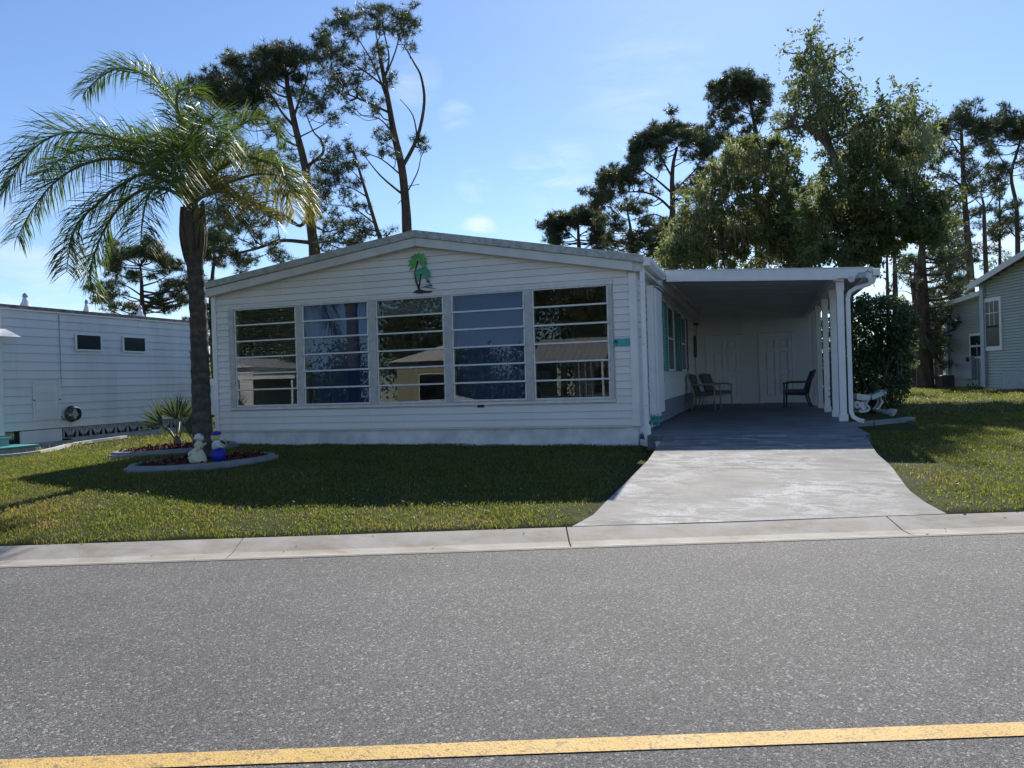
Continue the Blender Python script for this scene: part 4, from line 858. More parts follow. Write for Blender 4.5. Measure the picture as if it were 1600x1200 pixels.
# ---- left background pines
Z6 = lambda x, y: (280+x/2.857, y/2.857)
t2_limbs = [([(483, 332), (469, 353), (450, 340), (427, 329), (400, 322), (372, 318)], .10), ([(486, 378), (476, 378), (437, 376), (402, 388), (360, 398), (318, 408)], .12),
 ([(427, 330), (415, 350), (396, 344), (350, 352)], .05), ([(476, 262), (504, 240), (502, 220), (490, 206), (478, 178)], .09), ([(490, 208), (505, 195), (518, 182)], .04),
 ([(462, 200), (440, 175), (425, 150), (405, 130)], .08), ([(455, 180), (470, 150), (480, 120), (478, 100)], .07), ([(470, 235), (440, 215), (415, 185), (400, 160)], .07), ([(478, 275), (455, 265), (430, 250), (405, 240)], .06),
 ([(402, 388), (380, 375), (360, 372)], .04), ([(484, 345), (510, 362), (530, 358), (560, 368)], .05), ([(437, 376), (420, 395), (395, 404)], .04)]
t2_p = [(312, 122, 16), (330, 132, 17), (318, 145, 14), (345, 120, 17), (352, 138, 19), (372, 105, 20), (362, 92, 15), (378, 125, 22), (395, 110, 20), (398, 140, 20), (412, 95, 18), (428, 84, 17), (440, 77, 16), (455, 82, 16), (462, 98, 16), (446, 98, 18),
 (430, 110, 18), (418, 128, 18), (440, 125, 16), (468, 115, 15), (475, 92, 12), (372, 150, 16), (350, 156, 15), (392, 160, 14), (335, 160, 13), (480, 155, 12), (498, 150, 13), (488, 172, 11), (505, 165, 9), (455, 145, 11), (518, 182, 8), (424, 158, 9), (410, 176, 9), (438, 190, 8),
 (300, 135, 13), (502, 262, 10), (425, 250, 9), (405, 240, 12), (398, 262, 10), (372, 318, 12), (352, 330, 14), (340, 352, 15), (358, 372, 13), (335, 385, 14), (320, 400, 12), (362, 398, 12), (395, 404, 11), (382, 350, 12), (415, 352, 8), (428, 392, 9), (372, 410, 10), (345, 412, 10), (402, 330, 9), (532, 352, 10), (560, 368, 10), (548, 380, 9), (515, 375, 8), (350, 300, 7), (385, 300, 8), (410, 285, 8), (430, 300, 8), (395, 320, 7), (440, 340, 7), (455, 300, 7), (330, 330, 8), (325, 365, 8), (375, 335, 7), (405, 365, 7), (440, 400, 7), (465, 410, 7), (355, 345, 7), (430, 375, 6), (500, 300, 6), (515, 250, 6), (440, 230, 9), (455, 250, 8), (380, 180, 10), (400, 195, 10), (360, 170, 10), (420, 210, 9)]
pine('broad dark pine with wavy low limbs right behind the palm crown', 38, [(492, 400), (490, 380), (484, 335), (477, 262), (462, 200), (450, 140), (448, 115)], t2_limbs, t2_p, .30, 1.6, tufts=62, group='pines behind the home')
t3_limbs = [([(635, 262), (652, 215), (663, 160), (658, 120), (648, 100), (632, 72)], .11), ([(632, 250), (628, 310)], .02), ([(628, 305), (595, 275), (567, 240)], .07), ([(625, 270), (595, 248), (560, 236)], .05), ([(616, 210), (592, 185), (563, 180)], .05),
 ([(613, 178), (570, 158), (525, 140), (508, 133)], .07), ([(642, 292), (655, 288)], .03), ([(644, 300), (652, 270), (658, 245), (666, 228)], .04), ([(643, 215), (645, 180), (625, 155)], .05), ([(609, 168), (592, 120), (575, 85), (552, 50)], .07),
 ([(603, 130), (608, 90), (600, 50), (598, 25)], .06), ([(600, 140), (575, 115), (545, 95), (525, 85)], .06), ([(606, 120), (618, 80), (628, 40), (640, 25)], .05), ([(628, 305), (622, 318)], .02)]
t3_p = [(525, 38, 13), (540, 28, 13), (556, 22, 14), (575, 18, 14), (592, 20, 13), (608, 18, 13), (625, 20, 13), (640, 28, 12), (645, 38, 9), (512, 52, 13), (505, 70, 13), (500, 90, 14), (508, 105, 13), (520, 120, 13), (538, 130, 12), (560, 125, 10), (522, 88, 13), (535, 70, 13), (550, 52, 13),
 (572, 42, 13), (595, 45, 12), (620, 48, 13), (545, 100, 12), (565, 88, 11), (560, 145, 10), (578, 108, 11), (612, 120, 10), (588, 170, 9), (575, 160, 10), (597, 80, 10), (536, 150, 8), (635, 55, 9), (516, 135, 9), (592, 212, 13), (604, 225, 11), (600, 240, 8), (546, 175, 9), (567, 240, 8), (642, 76, 5), (655, 218, 5), (661, 230, 5)]
pine('tallest pine, with a forked bare trunk above the gable ridge', 40, [(636, 358), (634, 320), (628, 262), (616, 210), (608, 165), (598, 110), (590, 65)], t3_limbs, t3_p, .27, 1.3, tufts=40, group='pines behind the home', gapf=.9)
t4_l = [([(585, 345), (560, 330), (540, 322), (510, 320)], .04), ([(574, 310), (552, 295), (530, 288)], .04), ([(588, 362), (560, 355), (530, 362)], .04), ([(566, 280), (545, 262), (528, 250)], .03)]
t4_p = [(540, 230, 14), (528, 242, 14), (548, 250, 14), (518, 262, 14), (535, 272, 15), (552, 285, 13), (520, 290, 14), (505, 302, 14), (540, 305, 12), (560, 318, 10), (502, 325, 13), (525, 335, 12), (548, 352, 11), (568, 345, 10), (530, 372, 12), (553, 378, 12), (505, 352, 12), (510, 380, 10), (500, 278, 12), (558, 258, 8), (575, 366, 9), (612, 360, 6)]
pine('smaller leaning pine between the two tall pines, just above the roof slope', 36, [(594, 378), (590, 362), (574, 308), (560, 262), (552, 235)], t4_l, t4_p, .13, 1.0, tufts=42, group='pines behind the home')
t1_p = arcpuffs(216, 425, 50, 36, 12, 14) + [(165, 440, 13), (160, 455, 12), (180, 455, 10), (205, 432, 13), (240, 430, 13), (262, 445, 13), (275, 462, 12), (250, 470, 12), (225, 480, 12), (195, 478, 10), (170, 480, 9), (288, 440, 14), (292, 470, 13), (262, 482, 12), (302, 455, 12), (140, 450, 7), (150, 468, 8)]
pine('small round-crowned pine above the neighbour roof, left of the palm trunk', 46, [(224, 500), (222, 470), (221, 440), (219, 415)], [([(222, 462), (200, 448), (180, 440)], .06), ([(222, 450), (245, 440), (262, 430)], .06), ([(221, 470), (190, 460), (165, 458)], .05)], t1_p, .20, 1.6, tufts=55, group='pines behind the home')
pine('pine half hidden behind the palm trunk, between both roofs', 50, [(330, 470), (332, 430), (335, 400), (330, 380)], [], [(325, 365, 12), (345, 372, 12), (318, 385, 12), (338, 392, 12), (355, 388, 10), (322, 478, 10), (330, 450, 12), (325, 500, 14), (330, 530, 14), (334, 560, 12)], .18, 1.0, tufts=50, group='pines behind the home')
# ---- right background pines
Z4 = lambda x, y, r_: (820+x/3, 30+y/3, r_/3)
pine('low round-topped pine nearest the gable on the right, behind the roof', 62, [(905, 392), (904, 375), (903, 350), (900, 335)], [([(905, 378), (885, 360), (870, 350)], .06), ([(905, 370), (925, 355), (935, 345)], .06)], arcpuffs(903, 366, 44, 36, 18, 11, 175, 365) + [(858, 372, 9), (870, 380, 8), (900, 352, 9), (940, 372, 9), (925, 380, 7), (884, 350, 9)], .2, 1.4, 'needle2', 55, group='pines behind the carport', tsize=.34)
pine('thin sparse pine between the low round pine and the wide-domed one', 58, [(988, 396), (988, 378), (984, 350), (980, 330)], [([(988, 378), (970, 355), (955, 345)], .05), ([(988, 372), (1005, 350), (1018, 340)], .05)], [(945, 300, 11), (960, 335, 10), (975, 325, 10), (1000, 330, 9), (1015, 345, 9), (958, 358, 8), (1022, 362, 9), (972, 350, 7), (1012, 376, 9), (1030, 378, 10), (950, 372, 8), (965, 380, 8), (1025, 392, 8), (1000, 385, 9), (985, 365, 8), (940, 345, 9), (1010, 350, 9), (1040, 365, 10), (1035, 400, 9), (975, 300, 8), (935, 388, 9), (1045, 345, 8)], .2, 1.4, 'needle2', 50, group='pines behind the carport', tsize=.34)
r3l = [([(1051, 330), (1030, 310), (1005, 300), (975, 300), (952, 296)], .09), ([(1051, 300), (1025, 280), (1000, 262), (985, 245)], .08), ([(1050, 275), (1035, 250), (1020, 225), (1010, 210)], .07), ([(1050, 260), (1058, 235), (1062, 210)], .06), ([(1051, 300), (1072, 280), (1090, 260), (1095, 240)], .07), ([(1051, 345), (1025, 335), (1000, 340), (985, 345)], .05)]
r3p = arcpuffs(1050, 262, 66, 64, 26, 12, 182, 350, rin=.82) + arcpuffs(965, 318, 34, 48, 11, 11, 175, 300, rin=.7) + [(1020, 235, 11), (1040, 225, 11), (1068, 222, 11), (1000, 250, 10), (985, 270, 10), (1080, 245, 10), (1030, 262, 7), (1000, 285, 8), (970, 290, 9), (955, 310, 8), (980, 318, 7), (1085, 285, 12), (1070, 300, 11), (1095, 300, 12), (1100, 265, 12), (1005, 318, 6), (1025, 300, 6)]
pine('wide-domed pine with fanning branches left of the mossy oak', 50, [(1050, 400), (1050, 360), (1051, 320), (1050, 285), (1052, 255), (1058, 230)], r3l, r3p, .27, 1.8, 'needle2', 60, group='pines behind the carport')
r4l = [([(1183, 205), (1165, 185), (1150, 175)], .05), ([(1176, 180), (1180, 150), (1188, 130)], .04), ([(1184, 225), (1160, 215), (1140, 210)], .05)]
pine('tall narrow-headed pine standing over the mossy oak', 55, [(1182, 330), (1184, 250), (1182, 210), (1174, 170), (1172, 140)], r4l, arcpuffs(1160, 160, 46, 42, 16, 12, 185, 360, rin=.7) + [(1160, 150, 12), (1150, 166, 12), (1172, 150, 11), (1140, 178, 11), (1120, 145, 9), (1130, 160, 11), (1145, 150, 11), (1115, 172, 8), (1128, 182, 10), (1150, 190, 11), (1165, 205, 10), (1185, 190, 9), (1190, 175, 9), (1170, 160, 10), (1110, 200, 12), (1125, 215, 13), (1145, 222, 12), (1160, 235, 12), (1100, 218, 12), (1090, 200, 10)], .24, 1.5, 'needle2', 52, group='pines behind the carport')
r5l = [([(1508, 300), (1490, 280), (1470, 268), (1452, 262)], .06), ([(1507, 290), (1530, 270), (1548, 250)], .06), ([(1504, 250), (1490, 225), (1480, 205)], .05), ([(1504, 245), (1520, 220), (1528, 200)], .05), ([(1510, 345), (1485, 352), (1470, 368)], .05), ([(1512, 320), (1535, 305)], .04), ([(1510, 360), (1490, 372), (1470, 392)], .04)]
r5p = arcpuffs(1503, 215, 44, 36, 18, 11, 180, 360, rin=.6) + [(1470, 225, 9), (1480, 240, 9), (1515, 232, 9), (1535, 222, 9), (1455, 262, 9), (1465, 250, 9), (1500, 252, 9), (1520, 258, 8), (1480, 275, 8), (1525, 300, 8), (1490, 300, 9), (1468, 380, 9), (1485, 345, 8), (1530, 330, 8), (1478, 398, 8), (1500, 330, 7), (1542, 235, 7), (1490, 395, 8), (1512, 275, 9), (1500, 290, 10)]
pine('straight tall pine rising behind the grey-green house roof peak line', 44, [(1517, 455), (1516, 420), (1512, 370), (1508, 320), (1505, 270), (1503, 225), (1502, 200)], r5l, r5p, .23, 1.5, tufts=45, group='pines behind the grey-green house')
r6l = [([(1578, 270), (1565, 250), (1556, 230)], .05), ([(1580, 250), (1592, 225), (1600, 200)], .06), ([(1575, 262), (1562, 265), (1550, 275)], .03)]
r6p = arcpuffs(1578, 208, 34, 26, 12, 11, 180, 360, rin=.5) + [(1550, 225, 9), (1556, 240, 9), (1565, 212, 10), (1590, 215, 9), (1568, 262, 7), (1600, 235, 9), (1545, 262, 6), (1588, 340, 9), (1592, 358, 9), (1582, 325, 7), (1600, 270, 9), (1604, 250, 8), (1576, 345, 7), (1610, 215, 10), (1618, 230, 10)]
pine('slender pine at the right edge, its trunk bent under a flat crown', 48, [(1591, 420), (1590, 370), (1588, 320), (1580, 275), (1590, 235), (1600, 205)], r6l, r6p, .17, 1.3, tufts=45, group='pines behind the grey-green house')
pine('short forked pine between the straight pine and the edge pine', 46, [(1541, 425), (1539, 380), (1538, 340), (1537, 320), (1532, 300)], [([(1538, 330), (1550, 312), (1560, 300)], .05), ([(1538, 325), (1525, 312), (1522, 300)], .04), ([(1542, 385), (1555, 375)], .03)], [(1533, 285, 9), (1545, 270, 10), (1558, 262, 9), (1565, 275, 9), (1570, 290, 8), (1550, 288, 9), (1525, 295, 8), (1560, 302, 8), (1572, 268, 7), (1515, 300, 7), (1555, 360, 7), (1552, 325, 6), (1528, 330, 6)], .16, 1.2, tufts=45, group='pines behind the grey-green house')
pine('thin straight pine with a drooping tuft, second from the right edge', 50, [(1563, 420), (1562, 370), (1562, 320), (1561, 300)], [], [(1563, 350, 11), (1556, 362, 10), (1570, 345, 10), (1562, 332, 8), (1550, 372, 9), (1560, 300, 7), (1575, 360, 7), (1545, 385, 7)], .11, .8, tufts=50, group='pines behind the grey-green house')
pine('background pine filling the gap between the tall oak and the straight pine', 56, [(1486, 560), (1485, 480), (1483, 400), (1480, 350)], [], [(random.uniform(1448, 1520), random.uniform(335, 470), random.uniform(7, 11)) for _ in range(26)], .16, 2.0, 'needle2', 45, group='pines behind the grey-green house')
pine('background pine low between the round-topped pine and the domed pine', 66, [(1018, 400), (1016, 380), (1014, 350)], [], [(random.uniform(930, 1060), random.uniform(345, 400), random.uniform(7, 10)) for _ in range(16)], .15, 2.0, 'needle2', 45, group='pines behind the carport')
# trunks under the oak by the hedge
big = pine('thick pine trunk on the grass between the hedge and the grey-green house', 37, [(1446, 597), (1445, 560), (1443, 500), (1441, 440), (1440, 400), (1444, 360)], [([(1441, 428), (1428, 412), (1410, 400), (1398, 392)], .09), ([(1442, 470), (1455, 455), (1470, 448)], .04)], [(1450, 350, 13), (1468, 365, 13), (1484, 380, 12), (1495, 400, 12), (1500, 480, 11), (1495, 510, 11), (1488, 540, 11), (1476, 570, 9), (1510, 420, 9), (1470, 400, 12), (1482, 418, 12), (1465, 432, 12), (1480, 445, 13), (1498, 432, 11), (1460, 460, 10), (1490, 462, 11), (1505, 450, 9), (1470, 480, 12), (1480, 500, 12), (1462, 510, 10), (1470, 530, 11), (1456, 545, 9), (1472, 550, 9), (1420, 402, 12), (1408, 420, 9), (1422, 440, 8), (1458, 385, 12)], .36, 1.8, tufts=50, group='trunks beyond the hedge')
pine('dark pine trunk touching the left side of the thick trunk', 40, [(1434, 594), (1433, 560), (1431, 500), (1430, 460), (1432, 400)], [], [(1425, 505, 9), (1420, 530, 9), (1424, 555, 8), (1415, 480, 9)], .26, .8, tufts=40, group='trunks beyond the hedge')
pine('slim straight pine trunk rising from the hedge top, right of its neighbour trunk', 42, [(1402, 600), (1400, 520), (1399, 460), (1398, 410), (1397, 370)], [], [(1402, 545, 9), (1410, 560, 8), (1404, 520, 8)], .19, .8, tufts=40, group='trunks beyond the hedge')
pine('slimmest straight pine trunk rising from the hedge top, nearest the carport', 44, [(1389, 600), (1388, 520), (1387, 460), (1386, 410), (1386, 380)], [], [(1382, 470, 7), (1391, 450, 6)], .13, .8, tufts=40, group='trunks beyond the hedge')
pine('forked young pine with bare side limbs between slim and thick trunks', 48, [(1432, 520), (1428, 470), (1424, 440), (1420, 415), (1414, 400)], [([(1429, 462), (1415, 455), (1402, 455)], .04), ([(1428, 480), (1412, 473), (1403, 472)], .04), ([(1427, 442), (1434, 432), (1438, 420)], .05)], [(1408, 425, 7), (1418, 412, 8), (1426, 405, 7), (1408, 405, 7)], .14, .8, tufts=40, group='trunks beyond the hedge')
for i, (px, lab) in enumerate(((1419, 'far thin trunk left of the thick trunk, beyond the lawn'), (1463, 'far thin trunk just right of the thick trunk, in front of the white far wall'), (1470, 'far thin trunk beside the grey-green house corner, before the white far wall'))):
    pine(lab, 62, [(px, 588), (px, 550), (px-1, 500), (px, 470)], [], [(px-4, 500, 8), (px+4, 520, 8), (px-2, 480, 9), (px+3, 545, 7), (px, 530, 8), (px-6, 540, 6)], .15, .8, 'needle2', 50, group='trunks beyond the hedge')

# ---- oaks with leaf clumps and hanging moss
def oak(label, D, trunk, limbs, puffs, mosspts, r0, spread, mat, nleaf=150, name='oak_tree', L=.15, mossL=.4, mossn=9):
    m_px = D/FPX; tp = [atD(x, y, D) for x, y in trunk]; b0 = tp[0]; g0 = gz(b0[0], b0[1]); root = np.array([b0[0], b0[1], g0-.1])
    t = thing(name, label, 'tree', (root[0], root[1], g0)); path = smooth_path([root]+tp, 4); n = len(path)
    rr = [r0*(1-.7*i/(n-1)) for i in range(n)]; MB().tube(path, rr, 10).build('trunk', M['oakbark'], t)
    skel = list(path[3:]); rads = rr[3:]; lb = MB()
    for pts, r_ in limbs:
        sg_ = random.choice((-1, 1))*random.uniform(.3, 1); q = [atD(x, y, D+sg_*spread*.6*i/(len(pts)-1)) for i, (x, y) in enumerate(pts)]
        S = np.array(skel); q[0] = S[int(np.argmin(np.linalg.norm(S-q[0], axis=1)))]
        s2 = smooth_path(q, 4); rs = [max(.02, r_*(1-.75*i/(len(s2)-1))) for i in range(len(s2))]; lb.tube(s2, rs, 7); skel += s2[2:]; rads += rs[2:]
    S = np.array(skel); C = []; PQ = []
    for x, y, rp_ in puffs:
        rm = rp_*m_px
        for rep in range(2 if rp_ > 11 else 1):
            c = atD(x+random.uniform(-3, 3), y+random.uniform(-3, 3), D+random.uniform(-1, 1)*spread)
            j = int(np.argmin(np.linalg.norm(S-c, axis=1))); a = S[j]; mid = (a+c)/2+RNG.normal(size=3)*.07*np.linalg.norm(c-a)
            br = smooth_path([a, mid, c], 3); lb.tube(br, [.045*(1-.7*i/(len(br)-1)) for i in range(len(br))], 5)
            ns = max(4, int(rm*9)); sub = c+inball(ns, rm, .9, .35)
            for sc in sub[:8]: lb.tube([c, (c+sc)/2, sc], [.016, .011, .006], 3, cap=False)
            k = int(nleaf*(10 if y > 215 else 6.5)*(rm/.5)**2*(.5 if rp_ > 11 else 1)); ns2 = ns*2; so = c+inball(ns2, rm*.95, .95, .15); sdv = (so-c)/(np.linalg.norm(so-c, axis=1)[:, None]+1e-6)*.8+rdirs(ns2)*.6+np.array([0, 0, .25 if y < 215 or mat == 'oak' else -.35]); sl_ = RNG.uniform(.25, .75, ns2)
            ii = RNG.integers(0, ns2, k); tt = RNG.random(k)**.8; C.append(so[ii]+sdv[ii]*(tt*sl_[ii])[:, None]+RNG.normal(size=(k, 3))*(.075*(1.2-.6*tt))[:, None]); PQ.append(np.full(k, random.random()))
    C = np.concatenate(C); V, F, q = leaves(C, L, L*.42, .35); q = np.clip(q*.5+np.repeat(np.concatenate(PQ), 4)*.7-.1, 0, 1)
    lb.build('branches', M['oakbark'], t); trimesh('crown', V, F, M[mat], t, q)
    if mosspts:
        B = []; 
        for x, y, rp_ in mosspts:
            k = int(mossn*(rp_/10)**2); c = atD(x, y, D-spread*.6); ctr = c+inball(k, rp_*m_px*1.7, 1.0, .1); B.append(ctr)
        B = np.concatenate(B); kk = 12; n = len(B)*kk; b2 = np.repeat(B, kk, 0)+RNG.normal(size=(n, 3))*np.array([.10, .10, .16])
        a = RNG.random(n)*6.283; s_ = np.stack([np.cos(a), np.sin(a), np.zeros(n)], 1)*.015; Ls = mossL*(.3+.9*RNG.random(n))
        V = np.empty((n, 4, 3)); V[:, 0] = b2-s_; V[:, 1] = b2+s_; dn = np.stack([RNG.normal(size=n)*.05, RNG.normal(size=n)*.05, -Ls], 1); V[:, 2] = b2+dn+s_*.3; V[:, 3] = b2+dn-s_*.3
        trimesh('hanging_moss', V.reshape(-1, 3), np.arange(n*4).reshape(-1, 4), M['moss'], t, np.repeat(RNG.random(n), 4))
    return t
o1p = []
for (x, y, r_) in ((1140, 235, 14), (1160, 228, 16), (1185, 232, 18), (1210, 228, 18), (1232, 240, 16), (1130, 258, 16), (1155, 255, 18), (1180, 262, 18), (1205, 262, 20), (1230, 268, 18), (1110, 275, 15), (1135, 285, 18), (1160, 292, 20), (1190, 295, 20), (1220, 300, 20), (1245, 295, 18), (1085, 300, 15), (1105, 305, 17), (1130, 318, 18), (1160, 328, 20), (1190, 330, 20), (1225, 335, 20), (1250, 330, 16), (1075, 325, 14), (1070, 345, 15), (1095, 335, 17), (1120, 350, 18), (1150, 362, 18), (1185, 368, 18), (1222, 370, 18), (1072, 368, 14), (1055, 378, 14), (1042, 392, 14), (1060, 405, 14), (1085, 400, 15), (1095, 375, 15), (1125, 388, 16), (1155, 400, 15), (1190, 402, 15), (1225, 404, 15), (1035, 408, 10), (1250, 385, 14), (1255, 360, 12), (1110, 405, 12), (1135, 415, 10), (1175, 415, 10), (1030, 400, 8)):
    o1p.append((x+random.uniform(-3, 3), y+random.uniform(-3, 3), r_*.85))
for i in range(46): o1p.append((random.uniform(1040, 1285), random.uniform(335, 412), random.uniform(9, 13)))
o1m = [(1100, 380, 14), (1140, 345, 14), (1180, 350, 14), (1230, 330, 12), (1210, 390, 12), (1150, 250, 16), (1172, 256, 16), (1130, 262, 14), (1195, 250, 14), (1090, 320, 16), (1080, 345, 16), (1098, 340, 15), (1115, 300, 12), (1215, 262, 12), (1070, 375, 14), (1060, 395, 12), (1240, 290, 10), (1150, 300, 12), (1195, 320, 10)]
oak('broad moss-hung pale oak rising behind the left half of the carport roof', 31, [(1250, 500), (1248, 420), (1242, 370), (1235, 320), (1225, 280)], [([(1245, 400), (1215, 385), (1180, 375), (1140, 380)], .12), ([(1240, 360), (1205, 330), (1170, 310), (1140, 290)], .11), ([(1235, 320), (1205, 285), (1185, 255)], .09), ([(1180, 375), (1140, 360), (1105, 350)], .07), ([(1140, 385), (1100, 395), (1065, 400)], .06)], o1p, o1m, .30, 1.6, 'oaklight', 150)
o2p = []
for (x, y, r_) in ((1262, 62, 9), (1272, 52, 8), (1258, 85, 11), (1275, 78, 11), (1285, 92, 10), (1250, 105, 12), (1268, 108, 13), (1288, 112, 12), (1302, 108, 9), (1248, 130, 14), (1268, 135, 15), (1290, 138, 14), (1306, 130, 8), (1240, 150, 13), (1262, 160, 16), (1285, 165, 15), (1308, 165, 13), (1325, 155, 11), (1335, 140, 9), (1338, 165, 10), (1250, 180, 14), (1275, 188, 16), (1300, 190, 15), (1322, 182, 13), (1265, 205, 12), (1292, 212, 14), (1318, 208, 15), (1345, 195, 14), (1340, 218, 16), (1365, 180, 15), (1378, 165, 12), (1370, 200, 17), (1392, 172, 11), (1395, 195, 15), (1410, 165, 12), (1425, 155, 10), (1430, 172, 12), (1418, 190, 16), (1440, 192, 13), (1235, 198, 10), (1222, 190, 8), (1205, 198, 8), (1240, 215, 7),
    (1300, 232, 12), (1325, 238, 15), (1350, 238, 17), (1375, 228, 18), (1400, 222, 18), (1425, 220, 17), (1448, 215, 14), (1462, 205, 10), (1310, 258, 12), (1335, 262, 15), (1360, 262, 18), (1388, 255, 19), (1415, 252, 19), (1440, 248, 16), (1345, 285, 16), (1372, 288, 18), (1400, 285, 19), (1428, 280, 17), (1320, 288, 12), (1290, 285, 12), (1275, 300, 14), (1298, 308, 15), (1325, 315, 14), (1350, 315, 16), (1378, 318, 18), (1405, 315, 18), (1430, 310, 15), (1450, 300, 13), (1465, 310, 13), (1478, 325, 13), (1268, 325, 15), (1290, 335, 15), (1315, 340, 13), (1355, 342, 15), (1385, 345, 17), (1415, 340, 17), (1440, 332, 16), (1460, 340, 15), (1475, 350, 12), (1270, 352, 14), (1295, 362, 14), (1318, 366, 12), (1360, 370, 14), (1385, 372, 14), (1410, 366, 14), (1435, 360, 14), (1455, 365, 12), (1272, 378, 13), (1298, 388, 13), (1350, 392, 13), (1375, 392, 12), (1400, 388, 10), (1280, 402, 12), (1310, 402, 12), (1340, 405, 11), (1365, 408, 9), (1300, 330, 12)):
    o2p.append((x+random.uniform(-3, 3), y+random.uniform(-3, 3), r_*.85))
for i in range(40): o2p.append((random.uniform(1255, 1470), random.uniform(325, 400), random.uniform(9, 13)))
for i in range(14): o2p.append((random.uniform(1225, 1345), random.uniform(70, 215), random.uniform(4, 7)))
o2m = [(1270, 120, 10), (1290, 170, 12), (1320, 250, 12), (1350, 300, 14), (1385, 225, 18), (1410, 225, 16), (1360, 215, 12), (1440, 215, 14), (1345, 210, 12), (1430, 240, 14), (1470, 320, 12), (1290, 300, 12), (1310, 310, 10), (1400, 260, 12), (1265, 330, 10), (1285, 345, 10)]
o2l = [([(1328, 395), (1345, 365), (1375, 345), (1402, 325), (1425, 305)], .24), ([(1326, 380), (1318, 350), (1305, 330), (1290, 315)], .12), ([(1330, 300), (1300, 240), (1280, 215), (1262, 198), (1230, 200)], .13), ([(1300, 240), (1285, 190), (1275, 140), (1268, 90), (1266, 55)], .12), ([(1345, 365), (1360, 310), (1372, 250), (1380, 200)], .12), ([(1402, 325), (1415, 270), (1425, 210), (1428, 170)], .09), ([(1285, 190), (1315, 170), (1336, 148)], .05)]
oak('tall dark oak with a high left spire behind the right half of the carport roof', 27, [(1318, 500), (1322, 430), (1330, 385), (1330, 340), (1328, 300), (1335, 260)], o2l, o2p, o2m, .36, 1.7, 'oak', 165)

# ---- leafy hedge and low shrubs right of the carport
def shrub(name, label, cat, D, puffs, mat, n, L, spread, stems, group=None):
    m_px = D/FPX; b0 = atD(*stems[0], D); g0 = gz(b0[0], b0[1]); t = thing(name, label, cat, (b0[0], b0[1], g0), group); C = []; lb = MB()
    base = np.array([b0[0], b0[1], g0-.03]); low = [np.array([atD(*q, D)[0], atD(*q, D)[1], g0-.03]) for q in stems]
    for x, y, rp_ in puffs:
        for rep in range(2):
            c = atD(x, y, D+random.uniform(-1, 1)*spread); rm = rp_*m_px; k = int(n*2.2*(rm/.3)**2/2); d = rdirs(k); C.append(c+d*(rm*(.45+.6*RNG.random(k)))[:, None])
        st = random.choice(low); lb.tube(smooth_path([st, (st+c)/2+RNG.normal(size=3)*.05, c], 3), [.03, .028, .024, .02, .015, .011, .008], 5)
    C = np.concatenate(C); V, F, q = leaves(C, L, L*.5, 0, .6)
    lb.build('stems', M['oakbark'], t); trimesh('foliage', V, F, M[mat], t, q); return t
hp = [(x+random.uniform(-4, 4), y+random.uniform(-4, 4), r_) for x, y, r_ in ((1340, 475, 14), (1355, 470, 14), (1372, 470, 13), (1390, 474, 13), (1408, 480, 13), (1420, 490, 12), (1340, 495, 16), (1360, 492, 16), (1382, 492, 16), (1402, 500, 16), (1422, 510, 14), (1432, 500, 8), (1338, 520, 16), (1358, 518, 18), (1380, 518, 18), (1402, 522, 17), (1422, 532, 14), (1338, 545, 16), (1358, 545, 18), (1380, 545, 18), (1402, 548, 16), (1420, 556, 13), (1338, 572, 16), (1358, 572, 17), (1380, 572, 17), (1400, 575, 15), (1416, 580, 12), (1340, 598, 15), (1360, 600, 15), (1382, 598, 15), (1402, 600, 14), (1418, 600, 10), (1395, 560, 14), (1370, 560, 14), (1350, 560, 14))]
shrub('hedge', 'tall rounded glossy-leaved hedge beside the front carport post', 'hedge', 18.7, hp, 'shrub', 330, .085, .55, [(1350, 655), (1372, 652), (1395, 650)])
shrub('hedge', 'dark hedge seen through the gaps between the carport posts', 'hedge', 23.5, [(x+random.uniform(-3, 3), y, 9) for x in (1284, 1296, 1308, 1320) for y in (505, 522, 540, 558, 576, 594, 612, 626)], 'shrub', 260, .09, .5, [(1300, 632), (1312, 632)])
shrub('shrub', 'low dark shrub at the foot of the hedge, right of the garden bench', 'shrub', 17.9, [(1395, 612, 11), (1408, 618, 11), (1402, 630, 10), (1388, 628, 9), (1415, 608, 8), (1380, 615, 9), (1365, 605, 9)], 'shrub', 260, .07, .25, [(1396, 650), (1400, 648)])
shrub('vine', 'dark leafy vine wound round the second carport post from the street', 'vine', 16.6, [(1299, 600, 4), (1302, 612, 4), (1308, 606, 3.5), (1299, 622, 3.5), (1303, 632, 4), (1307, 640, 3.5), (1300, 645, 3.5), (1309, 590, 3)], 'shrub', 200, .06, .06, [(1303, 651)])
shrub('tree', 'mid-height leafy tree filling the gap behind the hedge, left of the thick trunk', 'tree', 30, [(1405, 470, 10), (1412, 490, 12), (1420, 515, 12), (1425, 540, 11), (1418, 560, 11), (1428, 570, 8), (1410, 540, 12), (1400, 515, 12), (1410, 580, 9)], 'oak', 60, .12, .8, [(1412, 600), (1416, 600)])

